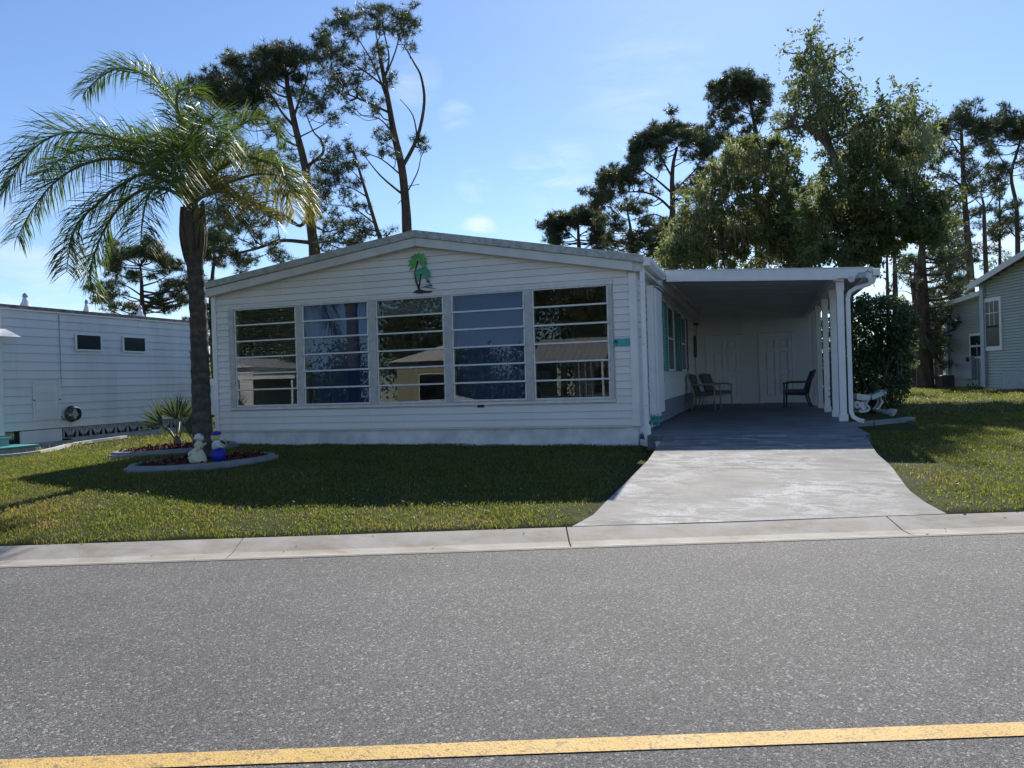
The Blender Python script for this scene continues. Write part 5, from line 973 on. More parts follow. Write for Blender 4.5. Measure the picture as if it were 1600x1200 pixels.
# ================================================================== PALM TREE
PY = 10.55; pb = onsurf(317, 722, lambda x, y: gz(x, y)); PD = float((pb-CAM)@FW)
palm = thing('palm_tree', 'tall queen palm with arching fronds in the mulch ring beside the home', 'palm tree', tuple(pb))
tpx = [(318, 726), (317, 690), (315, 640), (313, 580), (311, 520), (308, 460), (305, 420), (303, 390), (301, 362), (299, 330), (297, 300)]
trk = [atD(x, y, PD) for x, y in tpx]; rad = [.175, .155, .146, .140, .134, .128, .126, .15, .17, .16, .11]
rp_ = smooth_path(trk[:8], 8); q = np.interp(np.linspace(0, 7, len(rp_)), range(8), rad[:8])
q = [r_*(1+.035*math.sin(i*1.9)+.02*random.uniform(-1, 1)) for i, r_ in enumerate(q)]
MB().tube(rp_, q, 18).build('trunk', M['palmbark'], palm)
for i in range(46):       # old leaf-scar lips on the trunk
    j = random.randint(4, len(rp_)-3); a = random.uniform(0, 6.28); r_ = q[j]; c = np.array(rp_[j])+np.array([math.cos(a)*r_, math.sin(a)*r_, 0])
    if i < 26: MB().obox(c, (math.cos(a)*.014, math.sin(a)*.014, .006), (-math.sin(a)*.03, math.cos(a)*.03, 0), (0, 0, .008)).build('leaf_scar', M['palmbark'], palm)
crown_c = atD(299, 318, PD); core = MB().tube(smooth_path([atD(x, y, PD) for x, y in ((303, 392), (301, 365), (299, 335), (297, 305), (296, 280))], 4), [.11, .12, .13, .138, .142, .165, .16, .15, .14, .125, .11, .10, .09, .075, .06, .05, .03], 12).build('crownshaft', M['boot'], palm)
for i in range(13):       # boots: old split leaf bases hugging the top of the trunk
    a = i*2.4; z0 = .0; b0 = atD(303, 398, PD); lift = .12*(i % 3)
    p0 = b0+np.array([math.cos(a)*.125, math.sin(a)*.125, lift-.12]); p1 = b0+np.array([math.cos(a)*.16, math.sin(a)*.16, .32+lift]); p2 = b0+np.array([math.cos(a)*.17, math.sin(a)*.17, .62+lift]); 
    MB().tube(smooth_path([p0, p1, p2], 3), [.015, .035, .052, .055, .045, .032, .02], 7).build('leaf_base', M['boot'], palm)
# fronds: (pixel path, depth offset at the tip, yellowness)
fronds = [
 ([(293, 250), (286, 205), (278, 178), (266, 152), (247, 130), (219, 114), (187, 107), (155, 122), (130, 146)], .5, 0, .36),
 ([(285, 296), (270, 262), (244, 238), (203, 222), (140, 208), (85, 212), (38, 246), (8, 296)], -.4, 0, .42),
 ([(282, 300), (262, 270), (219, 256), (170, 248), (120, 262), (80, 290), (48, 332), (26, 372)], .7, 0, .40),
 ([(284, 304), (262, 284), (225, 272), (188, 290), (150, 320), (120, 352), (108, 395), (104, 425)], -.9, 0, .36),
 ([(286, 310), (262, 296), (225, 296), (192, 318), (168, 350), (150, 390), (140, 430), (150, 462)], .1, 1, .32),
 ([(296, 260), (292, 222), (284, 190), (276, 162), (280, 142), (296, 140), (312, 158), (318, 185)], -1.0, 0, .30),
 ([(302, 290), (322, 252), (345, 222), (372, 198), (400, 186), (425, 192), (440, 212)], .5, 0, .34),
 ([(304, 300), (328, 278), (352, 258), (385, 246), (415, 252), (440, 268), (455, 300)], -.8, 0, .38),
 ([(306, 318), (330, 297), (369, 281), (405, 272), (440, 276), (468, 296), (486, 326)], .2, 2, .40),
 ([(304, 310), (335, 300), (365, 305), (395, 318), (420, 340)], -1.3, 2, .36),
 ([(300, 280), (305, 240), (310, 205), (322, 190), (335, 205), (342, 240)], -1.8, 0, .40),
 ([(294, 285), (270, 240), (255, 215), (240, 212), (225, 230), (215, 262)], 1.9, 0, .40),
 ([(300, 285), (320, 255), (340, 235), (362, 235), (380, 255)], 1.9, 0, .38),
 ([(298, 290), (296, 255), (290, 235), (282, 235), (272, 260), (264, 300)], -2.2, 1, .42),
 ([(302, 300), (315, 285), (328, 285), (338, 310), (342, 350)], -1.6, 2, .34),
 ([(296, 255), (294, 215), (290, 190), (287, 178)], .1, 0, .22),
 ([(304, 305), (335, 268), (370, 250), (410, 262), (445, 300), (460, 335)], 1.2, 2, .38),
 ([(290, 300), (268, 285), (248, 285), (230, 310), (222, 350), (220, 385)], -1.2, 1, .34),
 ([(288, 300), (262, 268), (215, 240), (165, 228), (110, 240), (62, 275)], 1.6, 0, .38),
]
def frond(path_px, ddep, yel, LL):
    n_ = len(path_px); pts = []
    for i, (x, y) in enumerate(path_px):
        t_ = i/(n_-1); pts.append(atD(x, y, PD+ddep*(t_**1.3)))
    pts[0] = pts[0]*.5+np.array(crown_c)*.5
    path = smooth_path(pts, 8); P = np.array(path); seg = np.linalg.norm(np.diff(P, axis=0), axis=1); s_ = np.concatenate([[0], np.cumsum(seg)]); Lt = s_[-1]
    n = int(Lt/.0075); V = []; F = []; q = []
    for i in range(n):
        t_ = .12+.88*i/n; d = t_*Lt; c = np.array([np.interp(d, s_, P[:, k]) for k in range(3)]); c2 = np.array([np.interp(min(Lt, d+.05), s_, P[:, k]) for k in range(3)])
        T = c2-c; T = T/(np.linalg.norm(T)+1e-9) if np.linalg.norm(T) > 1e-6 else P[-1]-P[-2]
        T = T/np.linalg.norm(T); side = np.cross(T, [0, 0, 1.0]); ns = np.linalg.norm(side); side = side/ns if ns > .15 else np.array([cy, sy, 0])
        upv = np.cross(side, T); sg_ = 1 if i % 2 else -1
        el = random.uniform(-.5, 1.3)*(1-.35*t_); L_ = LL*1.38*(.55+.9*math.sin(math.pi*min(1, .15+t_*.8)))*random.uniform(.8, 1.12)
        dr = side*sg_*math.cos(el)+upv*math.sin(el)+T*(.55+.5*t_); dr /= np.linalg.norm(dr)
        a = c; b_ = c+dr*L_*.5+np.array([0, 0, -.035*L_]); e = c+dr*L_*.86+np.array([0, 0, -L_*random.uniform(.05, .42)])
        ww = np.cross(dr, [0, 0, 1.0])+RNG.normal(size=3)*.5; ww = ww/np.linalg.norm(ww)*.0088*random.uniform(.8, 1.2)
        b = len(V); V += [a-ww*.5, a+ww*.5, b_+ww, b_-ww, e]; F += [(b, b+1, b+2), (b, b+2, b+3), (b+3, b+2, b+4)]; q += [random.random()]*5
    mt = [M['frond'], M['frond'], M['frondy']][yel]
    if yel == 1: q = [v*.6+.3 for v in q]
    o = trimesh('frond', V, F, mt, palm, q)
    rs = [max(.006, .030*(1-t_)+.005) for t_ in np.linspace(0, 1, len(path))]
    MB().tube(path, rs, 6).build('rachis', M['rachis'], o)
for fdef in fronds: frond(*fdef)

# ================================================================== MULCH BEDS, FAN PALM, FIGURINES
def ringbed(cx, cy_, a, b_, ang, label, grp, zoff=0.0):
    t = thing('planting_ring', label, 'garden edging', (cx, cy_, gz(cx, cy_)), grp); n = 56
    def pt(th, k, dz_): 
        x = math.cos(th)*(a+k); y = math.sin(th)*(b_+k); X = cx+x*math.cos(ang)-y*math.sin(ang); Y = cy_+x*math.sin(ang)+y*math.cos(ang); return (X, Y, gz(X, Y)+dz_+zoff)
    pr = [(.12, -.05), (.115, .030), (.07, .042), (.05, .075), (-.02, .082), (-.035, .07), (-.035, -.05)]; mb = MB(); V = []
    for i in range(n):
        th = 2*math.pi*i/n; V += [pt(th, k, z_) for k, z_ in pr]
    m_ = len(pr); mb.add(V, [(i*m_+k, ((i+1) % n)*m_+k, ((i+1) % n)*m_+k+1, i*m_+k+1) for i in range(n) for k in range(m_-1)], False); mb.build('edging', M['curb'], t)
    cz = gz(cx, cy_)+.06+zoff; V = [(cx, cy_, cz+.02)]+[pt(2*math.pi*i/n, -.03, .06) for i in range(n)]; MB().add(V, [(0, 1+i, 1+(i+1) % n) for i in range(n)], True).build('mulch', M['mulch'], t)
    k = 1100; th = RNG.random(k)*6.283; r_ = np.sqrt(RNG.random(k))*.93; C = np.array([pt(th[i], 0, 0) for i in range(k)])
    C = np.array([[cx, cy_, 0]])*(1-r_[:, None])+C*r_[:, None]; C[:, 2] = [gz(x, y)+.068+zoff+random.uniform(-.01, .02) for x, y in C[:, :2]]
    V, F, q_ = leaves(C, .07, .025, .0, 1.5); trimesh('mulch_chips', V, F, M['chip'], t, q_, kind='stuff')
    return t
ringbed(-8.30, 10.12, 1.02, .58, R(48), 'grey oval concrete planting ring with dark red mulch around the big palm', 'mulch rings')
ringbed(-10.35, 11.85, 1.00, .72, R(45), 'grey scalloped planting ring with sunlit red mulch around the small fan palm', 'mulch rings')
fpb = onsurf(278, 694, lambda x, y: gz(x, y)+.1); fp = thing('fan_palm', 'young fan palm with stiff pleated leaves in the far mulch ring', 'palm', tuple(fpb)); FD = float((fpb-CAM)@FW)
def fanleaf(hub_px, tips, stalk_px, dd):
    hub = atD(*hub_px, FD+dd); base = atD(*stalk_px, FD)
    V = []; F = []; q_ = []
    for (x, y) in tips:
        e = atD(x, y, FD+dd*1.6+random.uniform(-.12, .12)); d = e-hub; ww = np.cross(d, FW); ww = ww/(np.linalg.norm(ww)+1e-9)*.020; mid = hub+d*.45
        b = len(V); V += [hub-ww*.3, hub+ww*.3, mid+ww+FW*.012, mid-ww+FW*.012, e, mid]; F += [(b, b+1, b+2), (b, b+2, b+5), (b, b+5, b+3), (b+3, b+5, b+4), (b+5, b+2, b+4)]; q_ += [random.random()]*6
    o = trimesh('leaf', V, F, M['fan'], fp, q_)
    MB().tube(smooth_path([base, (base+hub)/2+np.array([0, 0, .03]), hub], 3), .012, 6).build('stalk', M['rachis'], o)
def fan(cx, cy_, a0, a1, L, n): return [(cx+math.cos(R(a0+(a1-a0)*i/(n-1)))*L*random.uniform(.85, 1.08), cy_-math.sin(R(a0+(a1-a0)*i/(n-1)))*L*random.uniform(.85, 1.08)) for i in range(n)]
fanleaf((275, 655), fan(275, 655, 165, 60, 43, 17), (277, 690), -.15)
fanleaf((286, 652), fan(286, 652, 125, 10, 38, 17), (278, 690), .2)
fanleaf((253, 664), fan(253, 664, 190, 95, 46, 11), (276, 690), -.35)
fanleaf((288, 664), fan(288, 664, 60, -60, 34, 13), (279, 690), -.1)
fanleaf((281, 658), fan(281, 658, 150, 30, 30, 13), (278, 690), .5)
fanleaf((262, 668), fan(262, 668, 250, 150, 18, 7), (276, 691), .3)
MB().lathe([(.07, -.02), (.08, .05), (.05, .12), (.02, .18)], tuple(fpb), 8).build('trunk', M['boot'], fp)
# kissing figurines
def fig(loc, rz, label): return thing('garden_figurine', label, 'garden figurine', loc, 'kissing garden figurines', rz)
gb = onsurf(310, 727, lambda x, y: gz(x, y)+.03); bb = onsurf(341, 725, lambda x, y: gz(x, y)+.03)
G = fig(tuple(gb), R(20), 'painted girl figurine in a cream dress and white bonnet under the palm')
def lp_(mb, n, m_, t): return mb.build(n, m_, t, local=True)
lp_(MB().lathe([(.12, 0), (.13, .03), (.10, .05)], n=14, sy_=.8), 'base', M['stone'], G)
lp_(MB().lathe([(.155, .05), (.165, .09), (.145, .16), (.11, .24), (.075, .30), (.06, .32)], n=18, sy_=.85), 'skirt', M['creamp'], G)
lp_(MB().lathe([(.062, .30), (.085, .35), (.08, .40), (.045, .44), (.03, .46)], (.02, 0, 0), 14, sy_=.8), 'bodice', M['creamp'], G)
lp_(MB().tube([(.02, -.075, .40), (.06, -.10, .33), (.015, -.115, .27)], [.030, .028, .020], 8), 'arm', M['creamp'], G)
lp_(MB().tube([(.02, .075, .40), (.08, .07, .36), (.13, .04, .40)], [.030, .028, .018], 8), 'arm', M['creamp'], G)
lp_(MB().ball((.055, 0, .50), .062), 'head', M['creamp'], G)
lp_(MB().ball((.02, 0, .515), .078, sx=1.0, sy_=1.05, sz=.92).lathe([(.088, .49), (.095, .50), (.07, .51)], (.01, 0, 0), 14), 'bonnet', M['whitep'], G)
lp_(MB().box(-.145, -.12, .13, -.06, .12, .16).tube([(-.07, 0, .30), (-.15, -.02, .22), (-.165, .03, .14)], [.02, .03, .02], 6), 'apron_bow', M['whitep'], G)
B = fig(tuple(bb), R(200), 'painted boy figurine in blue breeches and blue cap under the palm')
lp_(MB().box(-.07, -.09, 0, .11, -.015, .05).box(-.07, .015, 0, .11, .09, .05), 'shoes', M['whitep'], B)
lp_(MB().lathe([(.06, .05), (.12, .09), (.145, .16), (.13, .23), (.085, .28), (.06, .30)], (-.01, 0, 0), 18), 'breeches', M['bluep'], B)
lp_(MB().lathe([(.075, .27), (.092, .33), (.09, .38), (.06, .43), (.035, .45)], (.015, 0, 0), 14, sy_=.9), 'shirt', M['whitep'], B)
lp_(MB().tube([(.01, -.08, .39), (-.05, -.11, .34), (-.12, -.06, .31)], [.032, .030, .02], 8), 'arm', M['whitep'], B)
lp_(MB().tube([(.01, .08, .39), (-.05, .11, .34), (-.12, .05, .31)], [.032, .030, .02], 8), 'arm', M['whitep'], B)
lp_(MB().ball((.055, 0, .495), .065), 'head', M['creamp'], B); lp_(MB().ball((.03, 0, .50), .073, sz=.85), 'hair', M['straw'], B)
lp_(MB().lathe([(.075, .545), (.088, .56), (.08, .60), (.03, .615)], (.015, 0, 0), 14).box(.06, -.05, .548, .13, .05, .56), 'cap', M['bluep'], B)
G.scale = B.scale = (.82,)*3
lp_(MB().tube([(-.12, -.04, .30), (-.17, 0, .36), (-.15, .04, .41)], .010, 5).ball((-.15, .04, .43), .03), 'flower_bunch', M['straw'], B)
# bed by the carport: edging, mulch, bench, stones
bp = [onsurf(x, y, lambda a, b: gz(a, b)+.03) for x, y in ((1323, 664), (1360, 662), (1400, 658), (1424, 655), (1418, 648), (1400, 643), (1360, 640), (1330, 640))]
bt = thing('flower_bed_edging', 'flat grey concrete edging strip in front of the hedge bed', 'garden edging', tuple(bp[1]))
for i in range(3):
    a, b_ = bp[i], bp[i+1]; d = (b_-a)/np.linalg.norm(b_-a); s_ = np.array([-d[1], d[0], 0])*.09; MB().obox((a+b_)/2+np.array([0, 0, .0]), (b_-a)/2-d*.004, s_, (0, 0, .05)).build('edging_block', M['curb'], bt, bevel=.01)
MB().poly([p+np.array([0, .12, .0]) for p in bp], (0, 0, -.05)).build('mulch', M['soil'], bt)
def bench():
    c = onsurf(1357, 648, lambda a, b: gz(a, b)); D = float((c-CAM)@FW); t = thing('garden_bench', 'tilted white concrete garden bench with scroll legs in front of the hedge', 'bench', tuple(c)); w_ = FW*.17
    P = lambda x, y: atD(x, y, D-.0)
    def slab(pts, n, m_=M['whitep']): return MB().poly([P(*q_)-w_ for q_ in pts], w_*2).build(n, m_, t, bevel=.012)
    slab([(1333, 615), (1356, 617.5), (1355, 624.5), (1344, 626), (1334, 624)], 'seat'); slab([(1357, 618), (1378, 608.5), (1381, 616.5), (1371, 620), (1358, 625)], 'seat')
    def scroll(pts, r_): 
        for o_ in (-.09, .09): MB().tube(smooth_path([P(*q_)+FW*o_ for q_ in pts], 4), r_, 8).build('scroll_leg', M['whitep'], t)
    scroll([(1335, 627), (1340, 633), (1336, 637), (1333, 632), (1337, 628), (1345, 640), (1350, 643)], .030)
    scroll([(1353, 625), (1350, 631), (1355, 637), (1352, 642), (1343, 643.5), (1338, 642)], .030)
    scroll([(1372, 621), (1375, 627), (1373, 632), (1370, 637), (1366, 640)], .026)
    MB().poly([P(1340, 627)-w_*.5, P(1350, 627)-w_*.5, P(1352, 640)-w_*.5, P(1342, 643)-w_*.5], w_).build('leg_panel', M['whitep'], t, bevel=.02)
bench()
for i, (x, y, r_) in enumerate(((1368, 643, .07), (1374, 645, .09), (1380, 646, .08), (1391, 647, .12), (1394, 650, .06))):
    c = onsurf(x, y, lambda a, b: gz(a, b)+.03); o = MB().ball((0, 0, 0), r_, 6, 1.2, .9, .75).build('stone', M['stone']); o.location = tuple(c+np.array([0, 0, .03])); o.rotation_euler = (.2, .3, i)
    for v in o.data.vertices: v.co *= random.uniform(.85, 1.12)
    tag(o, ['small pale stone left of the hedge stones, by the bench leg', 'medium pale stone second from the bench', 'pale stone in the middle of the row under the hedge', 'largest pale stone in the hedge bed', 'smallest stone beside the largest one, nearest the lawn'][i], 'stone', 'stones in the hedge bed')

# ================================================================== LEFT NEIGHBOUR
NX = -16.3
nh = thing('neighbour_home', 'long weathered white mobile home with two small dark windows, left of the palm', 'house', (NX, 16, .3))
Y0n, Y1n = 13.22, 19.42; zb, ztp = .68, 3.50
box('wall', M['nwhite'], nh, NX-4.0, Y0n, .68, NX-.014, Y1n, ztp)
z = zb
while z < ztp-.02:
    z1 = min(z+.2, ztp)
    spans = [(Y0n+.06, Y1n)] if not (.88 < z1 and z < 1.80) else [(Y0n+.06, 14.02), (14.76, Y1n)]
    for a, b_ in spans:
        p = [(NX+.011, a, z+.004), (NX+.011, b_, z+.004), (NX-.013, b_, z+.006), (NX-.013, a, z+.006), (NX-.008, a, z1-.004), (NX-.008, b_, z1-.004), (NX-.013, b_, z1-.002), (NX-.013, a, z1-.002)]
        MB().hexa(p).build('siding_board', M['nwhite'], nh)
    z = z1
box('corner_trim', M['trim'], nh, NX-.05, Y0n-.02, .6, NX+.012, Y0n+.058, ztp+.0); box('corner_trim', M['trim'], nh, NX-.05, Y1n+.001, .6, NX+.012, Y1n+.05, ztp)
# slanted roof line edge and roof
box('roof_edge', M['roofrust'], nh, NX-.05, Y0n-.05, ztp+.001, NX+.03, Y1n+.08, ztp+.085); box('drip_edge', M['trim'], nh, NX-.02, Y0n-.05, ztp-.03, NX+.045, Y1n+.08, ztp-.0); 
MB().hexa([(NX-4.1, Y0n-.05, ztp+.03), (NX-.051, Y0n-.05, ztp+.03), (NX-.051, Y1n+.08, ztp+.03), (NX-4.1, Y1n+.08, ztp+.03), (NX-4.1, Y0n-.05, ztp+.11), (NX-.051, Y0n-.05, ztp+.09), (NX-.051, Y1n+.08, ztp+.09), (NX-4.1, Y1n+.08, ztp+.11)]).build('roof', M['roof'], nh)
for (a, b_) in ((15.28, 16.05), (16.80, 17.58)):
    z0, z1 = 2.60, 2.985
    wd = MB().box(NX+.017, a-.03, z0-.03, NX+.045, a+.015, z1+.03).box(NX+.017, b_-.015, z0-.03, NX+.045, b_+.03, z1+.03).box(NX+.017, a+.016, z0-.03, NX+.045, b_-.016, z0+.012).box(NX+.017, a+.016, z1-.012, NX+.045, b_-.016, z1+.03).build('window', M['trim'], nh)
    MB().box(NX+.026, a+.016, z0+.013, NX+.030, b_-.016, z1-.013).build('pane', M['neighglass'], wd); MB().box(NX+.022, a+.016, z0+.013, NX+.0235, b_-.016, z1-.013).build('window_backing', M['dark'], wd)
box('joint_strip', M['block'], nh, NX+.0165, 14.80, 1.75, NX+.021, 14.82, 3.45)
dd = MB().box(NX-.01, 14.03, .90, NX+.012, 14.75, 1.79).build('access_door', M['nwhite'], nh)
for i in range(4): MB().box(NX+.0125, 14.07, .95+i*.2, NX+.02, 14.71, 1.135+i*.2).build('door_board', M['nwhite'], dd)
MB().box(NX+.012, 14.02, .89, NX+.024, 14.06, 1.80).box(NX+.012, 14.72, .89, NX+.024, 14.76, 1.80).box(NX+.012, 14.061, 1.765, NX+.024, 14.719, 1.80).build('door_trim', M['trim'], dd)
for yy in (14.03, 14.74): MB().box(NX+.024, yy-.01, 1.36, NX+.04, yy+.03, 1.385).build('hinge', M['black'], dd)
box('skirt_panel', M['nwhite'], nh, NX-.06, 13.70, .36, NX-.03, 14.83, .66); box('skirt_gap', M['dark'], nh, NX-.10, 13.60, .3, NX-.07, 19.3, .67)
# decorative breeze blocks
for i in range(11):
    a = 14.87+i*.41; b_ = a+.40; z0, z1 = .40, .66; sc = MB()
    sc.box(NX-.06, a, z0, NX-.02, a+.018, z1).box(NX-.06, b_-.018, z0, NX-.02, b_, z1).box(NX-.06, a+.019, z0, NX-.02, b_-.019, z0+.018).box(NX-.06, a+.019, z1-.018, NX-.02, b_-.019, z1)
    mid = (a+b_)/2
    for q_ in (-.16, -.085, 0, .085, .16):
        d = np.array([0, q_, z1-z0-.04]); L_ = np.linalg.norm(d)/2; sc.obox((NX-.04, mid+q_/2, (z0+z1)/2), d/2, (.018, 0, 0), np.cross(d/np.linalg.norm(d), [1, 0, 0])*.016)
    sc.build('breeze_block', M['block'], nh)
y_ = 13.9
while y_ < 19.3: box('foundation_block', M['block'], nh, NX-.10, y_, .10, NX-.005, y_+.395, .355 if y_ < 14.8 else .395); y_ += .40
# hose on its hanger
hs = thing('garden_hose', 'dark coiled garden hose hanging beside the access door of the left neighbour', 'hose', (NX+.08, 15.05, 1.0))
for k_ in range(5): MB().tube([(k_*.018-.03, math.cos(a)*(.19-.012*k_)+.02*k_, math.sin(a)*(.19-.01*k_)) for a in np.linspace(0, 6.283, 25)], .013, 6, cap=False).build('coil', M['hose'], hs, local=True)
MB().box(-.08, -.13, -.05, .05, .13, .01).build('hanger', M['block'], hs, local=True); MB().tube([(.0, -.15, -.08), (.02, -.28, -.13), (.0, -.33, -.05)], .014, 6).build('nozzle_end', M['hose'], hs, local=True)
# roof vents and box
for px, py, lab, s_ in ((39, 462, 'white cone roof vent nearest the street on the left neighbour roof', 1.0), (135, 474, 'white cone roof vent in the middle of the left neighbour roof', .75), (219, 480, 'white cone roof vent at the far end of the left neighbour roof', .95)):
    b0 = atX(px, py, NX-.9); v_ = thing('roof_vent', lab, 'roof vent', (NX-.9, b0[1], ztp+.09), 'cone vents on the left roof')
    MB().lathe([(.20*s_, 0), (.20*s_, .04), (.13*s_, .10), (.075*s_, .22), (.05*s_, .32)], n=14).build('cone', M['trim'], v_, local=True); MB().lathe([(.045*s_, .32), (.065*s_, .34), (.05*s_, .40), (.02, .43)], n=12).build('cap', M['steel'], v_, local=True)
rb = thing('roof_unit', 'low rounded white roof unit at the left edge of the photo', 'roof unit', (NX-1.2, 13.6, ztp+.09)); MB().lathe([(.02, -.45), (.16, -.44), (.18, -.3), (.18, .3), (.16, .44), (.02, .45)], (0, 0, .17), 14, axis=np.array([[1, 0, 0], [0, 0, 1], [0, 1, 0]])).build('cover', M['trim'], rb, local=True); MB().box(-.2, -.5, 0, .2, .5, .08).build('base', M['steel'], rb, local=True)
# awning tip and teal steps at the very left
aw = thing('door_awning', 'tip of a small sloping awning on the left neighbour wall', 'awning', (NX+.2, 13.22, 3.0))
MB().hexa([(-.2, -.9, -.02), (.30, -.9, -.22), (.30, .10, -.22), (-.2, .10, -.02), (-.2, -.9, .04), (.32, -.9, -.19), (.32, .13, -.19), (-.2, .13, .04)]).build('canopy', M['trim'], aw, local=True)
st = thing('porch_steps', 'teal-edged grey steps at the left neighbour corner', 'steps', (NX+.0, 12.86, .20))
for i in range(2):
    MB().box(-.38, -1.2, i*.19, .75-.42*i, .55-.30*i, .15+i*.19).build('riser', M['block'], st, local=True); MB().box(-.38, -1.2, .151+i*.19, .79-.42*i, .60-.30*i, .19+i*.19).build('tread', M['teal'], st, local=True, bevel=.01)
# white edging along the neighbour's bed
ep = [onsurf(x, y, lambda a, b: gz(a, b)+.03) for x, y in ((-8, 714), (60, 707), (120, 693), (185, 684), (240, 675), (300, 670), (340, 667))]
ed = thing('path_edging', 'curving white concrete edging in front of the left neighbour', 'garden edging', tuple(ep[1]))
pth = smooth_path(ep, 3)
for i in range(len(pth)-1):
    a, b_ = pth[i], pth[i+1]; d = (b_-a)/np.linalg.norm(b_-a); s_ = np.array([-d[1], d[0], 0])*.045; MB().obox((a+b_)/2, (b_-a)/2-d*.003, s_, (0, 0, .035)).build('edging_block', M['whitecurb'], ed)
# white shed seen in the gap by the palm
sh = thing('garden_shed', 'white shed glimpsed between the palm trunk and the home', 'shed', tuple(atD(330, 620, 34)*[1, 1, 0]+[0, 0, .5])); MB().box(-1.6, 0, 0, .9, 2.5, 1.15).build('wall', M['nwhite'], sh, local=True); MB().box(-1.7, -.1, 1.151, 1.0, 2.6, 1.45).build('roof', M['trim'], sh, local=True)

# ================================================================== RIGHT NEIGHBOUR (square to the street)
A1 = 19.6
def LF(u, v, z): return (u*RT0[0]-v*sy, u*RT0[1]+v*cy, z)       # u: metres right of the camera line, v: metres ahead
rn = thing('grey_green_house', 'grey-green sided house with white trimmed windows at the right edge', 'house', LF(A1, 32, .45))
far = atA(1537, 600, A1); v1 = float(far@FW/cp) if False else float((far-CAM)@np.array([-sy, cy, 0])); v0 = v1-7.6
r1 = atA(1512, 445, A1-.3); r2 = atA(1600, 390, A1-.3); vr1 = float((r1-CAM)@np.array([-sy, cy, 0])); vr2 = float((r2-CAM)@np.array([-sy, cy, 0]))
slope = (r2[2]-r1[2])/(vr1-vr2); ze = r1[2]-.12; vm = (v0+v1)/2; zr = lambda v: ze+slope*(vr1-v) if v > vm else ze+slope*(vr1-vm)-slope*(vm-v)
mb = MB(); gp = [LF(A1+.02, v1, .35), LF(A1+.02, v1, zr(v1)-.1), LF(A1+.02, vm, zr(vm)-.1), LF(A1+.02, v0, zr(v0)-.1), LF(A1+.02, v0, .35)]
mb.poly(gp, tuple(np.array(LF(9, 0, 0)))); mb.build('wall', M['sage'], rn)
def lap(u, va, vb_fun, z0, z1, name, parent):
    m2 = MB(); z = z0
    while z < z1:
        zz = z+.115; a0, b0 = vb_fun(z); 
        if a0-b0 > .05: m2.add([LF(u-.035, a0, z+.012), LF(u-.035, b0, z+.012), LF(u, b0, zz), LF(u, a0, zz), LF(u+.01, a0, z+.004), LF(u+.01, b0, z+.004)], [(0, 1, 2, 3), (4, 5, 1, 0)])
        z = zz
    return m2.build(name, M['sage'], parent, kind='stuff')
def lim(z):
    if z < zr(v1)-.2: return v1, v0
    k_ = (z+.12-ze)/slope; return min(v1, vr1-k_), max(v0, 2*vm-(vr1-k_))
lap(A1+.01, 0, lim, .45, zr(vm)-.2, 'siding', rn)
for s_, (va, vb2) in enumerate(((vr1, vm), (vm, 2*vm-vr1))):
    pa, pb_ = LF(A1-.32, va, zr(va)+.10 if s_ == 0 else zr(vm)+.10), LF(A1-.32, vb2, (zr(vm) if s_ == 0 else zr(vr1))+.10)
    o1_ = np.array(LF(9.6, 0, 0)); a, b_ = np.array(pa), np.array(pb_); dn = np.array([0, 0, -.08])
    MB().hexa([a+dn, b_+dn, b_+dn+o1_, a+dn+o1_, a, b_, b_+o1_, a+o1_]).build('roof', M['roof'], rn)
    th = np.array([0, 0, -.24]); o2_ = np.array(LF(.03, 0, 0)); e = np.array([0, 0, -.085]); MB().hexa([a+th-o2_, b_+th-o2_, b_+th, a+th, a+e*0-o2_, b_+e*0-o2_, b_+e*0-o2_*.1, a+e*0-o2_*.1]).build('rake_board', M['trim'], rn)
def rbox(name, mat, u, ua, va, vb2, z0, z1, parent=rn, **k): 
    p = [LF(u-ua, va, z0), LF(u, va, z0), LF(u, vb2, z0), LF(u-ua, vb2, z0), LF(u-ua, va, z1), LF(u, va, z1), LF(u, vb2, z1), LF(u-ua, vb2, z1)]; return MB().hexa(p).build(name, mat, parent, **k)
def rv(px, py, A): q_ = atA(px, py, A); return float((q_-CAM)@np.array([-sy, cy, 0])), q_[2]
(wa, wz1), (wb, wz0) = rv(1538.5, 467, A1), rv(1567.5, 547, A1)
wd = rbox('window', M['trim'], A1-.01, .05, wa, wb, wz0, wz1)
fw_ = .13; va_, vb_ = wa-.13*math.copysign(1, wa-wb), wb+.13*math.copysign(1, wa-wb)
zm = (wz0+wz1)/2-.1
rbox('pane', M['neighglass'], A1-.062, .005, va_, vb_, zm+.04, wz1-.16, wd); rbox('pane', M['neighglass'], A1-.062, .005, va_, vb_, wz0+.18, zm-.04, wd)
rbox('window_backing', M['dark'], A1-.0605, .001, va_, vb_, wz0+.18, wz1-.16, wd)
for f_ in (1/3, 2/3): rbox('glazing_bar', M['trim'], A1-.067, .01, va_+(vb_-va_)*f_-.015, va_+(vb_-va_)*f_+.015, zm+.04, wz1-.16, wd)
rbox('glazing_bar', M['trim'], A1-.0775, .004, va_, vb_, (zm+wz1)/2-.06, (zm+wz1)/2-.03, wd)
rbox('downspout', M['steel'], A1-.02, .10, v1-.05, v1-.30, .6, zr(v1)-.05)
rbox('ac_cover', M['steel'], A1-.01, .35, *[rv(1581, 585, A1)[0], rv(1581, 585, A1)[0]-2.2], .55, rv(1581, 580, A1)[1])
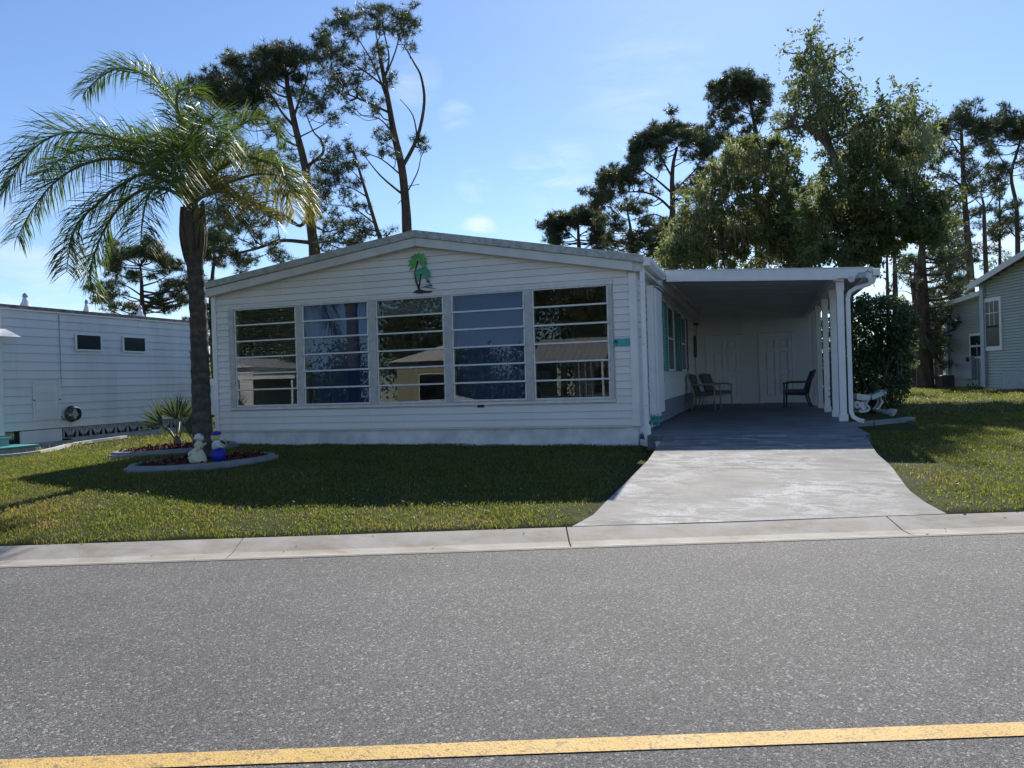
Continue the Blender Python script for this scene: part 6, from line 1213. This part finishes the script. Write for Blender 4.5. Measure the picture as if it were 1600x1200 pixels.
# set-back part
A2 = 20.8; (v2, _), (v3, _z) = rv(1482, 600, A2), (v1-.5, 0); q1 = rv(1463, 478, A2-.3); q2 = rv(1530, 455, A2-.3); sl2 = (q2[1]-q1[1])/(q1[0]-q2[0]); zr2 = lambda v: q1[1]-.1+sl2*(q1[0]-v)
MB().poly([LF(A2+.02, v2, .35), LF(A2+.02, v2, zr2(v2)-.05), LF(A2+.02, v3, zr2(v3)-.05), LF(A2+.02, v3, .35)], tuple(np.array(LF(5, 0, 0)))).build('wall', M['sage'], rn)
lap(A2+.01, 0, lambda z: (v2 if z < zr2(v2)-.1 else q1[0]-(z+.12-q1[1]+.1)/sl2, v3), .45, zr2(v3)-.15, 'siding', rn)
a, b_ = np.array(LF(A2-.32, q1[0], q1[1]+.02)), np.array(LF(A2-.32, v3, zr2(v3)+.12)); o1_ = np.array(LF(5, 0, 0)); dn = np.array([0, 0, -.2])
MB().hexa([a+dn, b_+dn, b_+dn+o1_, a+dn+o1_, a, b_, b_+o1_, a+o1_]).build('roof', M['trim'], rn)
rbox('downspout', M['steel'], A2-.02, .09, v2+.02, v2-.2, .5, zr2(v2)-.1)
k1, k2 = rv(1516, 522, A2), rv(1531, 560, A2); wd2 = rbox('window', M['trim'], A2-.01, .05, k1[0], k1[0]-1.3, k2[1], k1[1]); rbox('pane', M['neighglass'], A2-.062, .005, k1[0]-.1, k1[0]-1.2, k2[1]+.1, k1[1]-.1, wd2); rbox('glazing_bar', M['trim'], A2-.068, .012, k1[0]-.1, k1[0]-1.2, (k1[1]+k2[1])/2-.04, (k1[1]+k2[1])/2+.04, wd2)
eb = thing('electric_meter_box', 'grey electric meter box on the set-back wall of the grey-green house', 'meter box', LF(A2-.1, rv(1512, 570, A2)[0], .6))
m1, m2_ = rv(1509, 555, A2), rv(1527, 592, A2); rbox('cabinet', M['steel'], A2-.02, .22, m1[0], m1[0]-.8, m2_[1], m1[1]-.05, eb, bevel=.01); rbox('meter', M['dark'], A2-.245, .05, m1[0]-.5, m1[0]-.65, m1[1]-.3, m1[1]-.1, eb); rbox('conduit', M['steel'], A2-.02, .05, m1[0]-.95, m1[0]-1.0, .5, m1[1]+.5, eb)
ac = thing('ac_unit', 'small dark box on the grass by the set-back wall', 'air conditioner', LF(A2-.6, rv(1500, 595, A2)[0]+.2, .45)); MB().box(-.3, -.3, 0, .3, .3, .62, rz=YAW, c=(0, 0)).build('casing', M['darkw'], ac, local=True, bevel=.02); MB().lathe([(.22, .621), (.22, .64)], n=14).build('grille', M['black'], ac, local=True)
shrub('shrub', 'low dark shrub at the foot of the grey-green house by the meter box', 'shrub', 33, [(1512, 606, 6), (1520, 604, 7), (1530, 605, 6), (1524, 608, 6), (1540, 608, 4)], 'shrub', 40, .10, .3, [(1520, 611), (1528, 611)])

# ---- far things: road strip, white houses, tree belt
fg = atD(1440, 588, 90); 
V = [LF(-200, 92, .535), LF(300, 92, .535), LF(300, 99, .535), LF(-200, 99, .535)]; tag(trimesh('far_road', V, [(0, 1, 2, 3)], M['gutter']), kind='structure')
for i, (px, w_, lab) in enumerate(((1468, 11, 'far white house between the thick trunk and the grey-green house'), (1416, 9, 'far white house left of the thick trunk'), (1360, 12, 'far pale house hidden mostly by the hedge'), (60, 14, 'far pale house behind the left neighbour'))):
    u = (px-800)/FPX*108; t = thing('far_house', lab, 'house', LF(u, 108, .5), 'houses across the back road', YAW)
    MB().box(-w_/2, 0, 0, w_/2, 8, 2.6).build('wall', M['nwhite'], t, local=True); MB().poly([(-w_/2-.4, -.3, 2.61), (w_/2+.4, -.3, 2.61), (0, -.3, 4.2)], (0, 8.6, 0)).build('roof', M['block'], t, local=True)
    for xx in (-w_*.3, 0.2, w_*.3): MB().box(xx-.6, -.03, .9, xx+.6, -.001, 2.1).build('window', M['dark'], t, local=True)
# dense far belt of trees
C = []; tb = []
for i in range(360):
    u = random.uniform(-190, 230); v = random.uniform(122, 150); hgt = random.uniform(4, 9.5) if u > -60 else random.uniform(3, 6); r_ = random.uniform(2.0, 3.4)
    cen = np.array(LF(u, v, .5+hgt*.5)); k = 55; p = inball(k, 1.0, 1, .2)*np.array([r_, r_, hgt*.55]); C.append(cen+p)
V, F, q_ = leaves(np.concatenate(C), 1.1, .7); o = trimesh('far_treeline', V, F, M['oak'], None, q_); tag(o, 'dark belt of far trees beyond the back road', 'trees', kind='stuff')
# mid-distance leafy masses low on the right
for (px, py, rr_, D, lab) in ((1466, 520, 26, 70, 'olive tree mass between the thick trunk and the grey-green house'), (1570, 420, 30, 60, 'low rounded tree showing over the grey-green roof'), (1395, 545, 24, 66, 'dim tree mass behind the slim trunks')):
    pf = [(px+random.uniform(-rr_, rr_), py+random.uniform(-rr_, rr_*1.6), 10) for _ in range(15)]
    shrub('tree', lab, 'tree', D, pf, 'oak', 22, .17, 2.5, [(px, 585), (px+2, 585)], 'trees in the middle distance')

# ================================================================== ACROSS THE STREET (seen mirrored in the panes)
def xs_house(x0, x1, y0_, dep, zh, mat, label, wins, roofm, name='house_across_street'):
    t = thing(name, label, 'house', ((x0+x1)/2, y0_, .4), 'homes across the street')
    MB().box(x0, y0_-dep, .5, x1, y0_, zh).build('wall', M['dark'] if False else mat, t)
    z = .6
    while z < zh-.1: MB().add([(x0, y0_+.02, z), (x1, y0_+.02, z), (x1, y0_+.003, z+.2), (x0, y0_+.003, z+.2), (x0, y0_+.001, z), (x1, y0_+.001, z)], [(3, 2, 1, 0), (0, 1, 5, 4)]).build('siding_board', mat, t); z += .205
    xm = (x0+x1)/2; MB().poly([(x0-.4, y0_+.35, zh), (x1+.4, y0_+.35, zh), (xm, y0_+.35, zh+.9)], (0, -dep-.7, 0)).build('roof', roofm, t)
    for a, b_, c, d in wins:
        wd = MB().box(a-.06, y0_+.021, c-.06, b_+.06, y0_+.05, d+.06).build('window', M['trim'], t); MB().box(a, y0_+.051, c, b_, y0_+.055, d).build('pane', M['dglass'], wd); MB().box(a, y0_+.0502, c, b_, y0_+.0508, d).build('window_backing', M['dark'], wd)
    MB().box(x0, y0_-.2, .1, x1, y0_+.0, .499).build('foundation', M['block'], t); return t
xs_house(-19.3, -12.4, -14, 9, 3.35, M['ysiding'], 'pale yellow home across the street, mirrored in the middle front window', [(-17.9, -16.0, 1.4, 2.7), (-15.2, -13.5, 1.4, 2.7)], M['trim'])
xs_house(-38, -29.5, -15, 9, 3.1, M['nwhite'], 'white home across the street, mirrored low in the window nearest the palm', [(-36, -34, 1.3, 2.5), (-32.5, -31, 1.3, 2.5)], M['roof'])
xs_house(-9.6, -3.0, -16, 9, 3.3, M['nwhite'], 'white home across the street, mirrored in the window nearest the carport', [(-8.5, -6.8, 1.3, 2.6), (-5.8, -4.2, 1.3, 2.6)], M['roof'])
cp_ = thing('carport_across_street', 'open white carport across the street, mirrored under the blind slats', 'carport', (-27, -14, .4), 'carports across the street')
MB().box(-29.4, -19, 2.35, -25.2, -13, 2.55).build('roof', M['trim'], cp_); 
for x, y in ((-29.2, -13.2), (-25.5, -13.2), (-29.2, -18.6), (-25.5, -18.6)): MB().box(x-.06, y-.06, .3, x+.06, y+.06, 2.349).build('post', M['trim'], cp_)
aw2 = thing('porch_awning', 'striped metal porch awning across the street, mirrored in the window nearest the carport', 'awning', (-9.5, -13.8, .4))
for i in range(12): MB().hexa([(-11.4+i*.34, -15.8, 4.15), (-11.4+i*.34+.32, -15.8, 4.15), (-11.4+i*.34+.32, -13.2, 3.0), (-11.4+i*.34, -13.2, 3.0), (-11.4+i*.34, -15.8, 4.20), (-11.4+i*.34+.32, -15.8, 4.20), (-11.4+i*.34+.32, -13.2, 3.05), (-11.4+i*.34, -13.2, 3.05)]).build('awning_panel', M['blind'], aw2)
for x in (-11.3, -7.5): MB().box(x-.05, -13.3, .3, x+.05, -13.2, 3.0).build('post', M['trim'], aw2)
labs = ['far left', 'second', 'third', 'fourth', 'fifth', 'sixth', 'seventh']
for i, (x, y, h_) in enumerate(((-37, -27, 11), (-30, -25.5, 9.5), (-24, -27, 11.5), (-18.5, -26, 9), (-13.2, -28, 11.5), (-8, -26.5, 9), (-2, -28, 11))):
    t = thing('street_tree', 'leafy tree behind the homes across the street, %s counting from the left neighbour side' % labs[i], 'tree', (x, y, .5), 'trees across the street')
    MB().tube([(x, y, .4), (x+.1, y, h_*.4), (x, y+.2, h_*.75)], [.25, .2, .08], 8).build('trunk', M['oakbark'], t)
    cen = np.array([x, y, h_*.56]); Cc = cen+inball(26, 1, 1, .2)*np.array([3.8, 2.6, h_*.42]); P = (Cc[RNG.integers(0, 26, 9500)]+RNG.normal(size=(9500, 3))*.8); V, F, q_ = leaves(P, .30, .16); trimesh('crown', V, F, M['oak'], t, q_)

# ================================================================== GRASS
def driveway_mask(x, y):
    xl = np.interp(y, [p[1] for p in Lp], [p[0] for p in Lp]); xr = np.interp(y, [p[1] for p in Rp], [p[0] for p in Rp]); inn = (x > xl-.01) & (x < xr+.01) & (y < 12.42)
    return inn | ((x > -1.76) & (x < 1.58) & (y >= 12.40) & (y < 29))
def vgz(x, y): s_ = (y-(7.8+.33*x))*.9496; q = np.clip((-9.5-x)/6, 0, 1); return .08+.42*(1-np.exp(-np.maximum(s_, 0)/5))-.20*q*q*(3-2*q)*np.clip(s_/4, 0, 1), s_
def field(n, u0, u1, s0, s1, hmin, hmax, w_):
    u = RNG.uniform(u0, u1, n); s_ = RNG.uniform(s0, s1, n); x = u*EU[0]+s_*ES[0]; y = 7.8+u*EU[1]+s_*ES[1]
    rel = x*(-sy)+y*cy; lat = x*cy+y*sy; keep = (rel > 2) & (np.abs(lat) < rel*.70+.6) & ~driveway_mask(x, y)
    keep &= ~((x > X0-.02) & (x < X1+.2) & (y > YF+.02) & (y < 27)) & ~((x < NX+.03) & (y > 13.0) & (y < 20))
    for cx, cy_, a, b_, ang in ((-8.30, 10.12, 1.14, .70, R(48)), (-10.35, 11.85, 1.13, .85, R(45))):
        dx, dy = x-cx, y-cy_; ex = (dx*math.cos(ang)+dy*math.sin(ang))/a; ey = (-dx*math.sin(ang)+dy*math.cos(ang))/b_; keep &= (ex*ex+ey*ey) > 1
    keep &= ~((x > 1.5) & (x < 2.75) & (y > 15.1) & (y < 18))
    keep &= s_ > .045+.035*np.sin(u*3.1)+.03*np.sin(u*7.7)+.03*RNG.random(n)
    dl = np.abs(x-np.interp(y, [p[1] for p in Lp], [p[0] for p in Lp])); dr = np.abs(x-np.interp(y, [p[1] for p in Rp], [p[0] for p in Rp])); de = np.where(y < 13, np.minimum(dl, dr), 9.)
    keep &= (de > .05+.12*RNG.random(n)+.05*np.sin(y*4.0)) & ~((RNG.random(n) < .55) & (de < .38+.15*np.sin(y*2.3+x)))
    # thin patches
    pn = np.sin(x*2.1+1.3*np.sin(y*1.7))*np.sin(y*2.6+x*.7)+.5*np.sin(x*5.3+y*3.1); keep &= RNG.random(n) < np.clip(.80-.28*pn, .25, 1)
    edge = np.clip(s_/.12, 0, 1); x, y, s_, pn, edge = x[keep], y[keep], s_[keep], pn[keep], edge[keep]; n = len(x); z, _ = vgz(x, y)
    hh = (hmin+(hmax-hmin)*RNG.random(n)**1.6)*(1-.25*np.clip(pn, -1, 1))*(.6+.4*edge); a = RNG.random(n)*6.283; b = RNG.random(n)*6.283; lean = hh*RNG.uniform(.2, 1.3, n)
    ww = w_*RNG.uniform(.6, 1.4, n); c = np.stack([x, y, z-.02], 1); sd_ = np.stack([np.cos(a)*ww*1.35, np.sin(a)*ww*1.35, np.zeros(n)], 1); l1 = np.stack([np.cos(b)*lean*.35, np.sin(b)*lean*.35, hh*.62+.012], 1); l2 = np.stack([np.cos(b)*lean, np.sin(b)*lean, hh*.9+.015], 1)
    V = np.empty((n, 4, 3)); V[:, 0] = c; V[:, 1] = c+l1+sd_*.5; V[:, 2] = c+l2; V[:, 3] = c+l1-sd_*.5
    return V.reshape(-1, 3), np.arange(n*4).reshape(-1, 4), np.repeat(RNG.random(n), 4)
parts = [field(360000, -14, 0.5, .0, 9.5, .014, .050, .0062), field(170000, 0.5, 13, .0, 9.5, .014, .050, .0075), field(110000, -16, 26, 9.5, 30, .03, .085, .017)]
VV, FF, QQ, off = [], [], [], 0
for V, F, q_ in parts: VV.append(V); FF.append(F+off); QQ.append(q_); off += len(V)
gr = trimesh('grass', np.concatenate(VV), np.concatenate(FF), M['grass'], None, np.concatenate(QQ)); tag(gr, 'short patchy lawn grass, part green and part straw', 'grass', kind='stuff')
# loose leaf litter on lawn and gutter edge
n = 900; u = RNG.uniform(-13, 12, n); s_ = np.abs(RNG.normal(0, 2.5, n)); x = u*EU[0]+s_*ES[0]; y = 7.8+u*EU[1]+s_*ES[1]; k_ = ~driveway_mask(x, y) & (y < 12.6); x, y = x[k_], y[k_]; z, _ = vgz(x, y)
nb = 26; ub = RNG.uniform(-9, 9, nb); sb_ = RNG.uniform(-.55, -.03, nb); xb_ = ub*EU[0]+sb_*ES[0]; yb_ = 7.8+ub*EU[1]+sb_*ES[1]; x = np.concatenate([x, xb_]); y = np.concatenate([y, yb_]); z = np.concatenate([z, np.clip(.08+sb_*.22, .006, .08)-.040])
V, F, q_ = leaves(np.stack([x, y, z+.045], 1), .035, .022, 0, 2.0); ll = trimesh('leaf_litter', V, F, leafmat('dry_leaves', (.12, .09, .05), (.28, .23, .16), .1, .8), None, q_); tag(ll, 'scattered dry leaves on the lawn', 'leaves', kind='stuff')
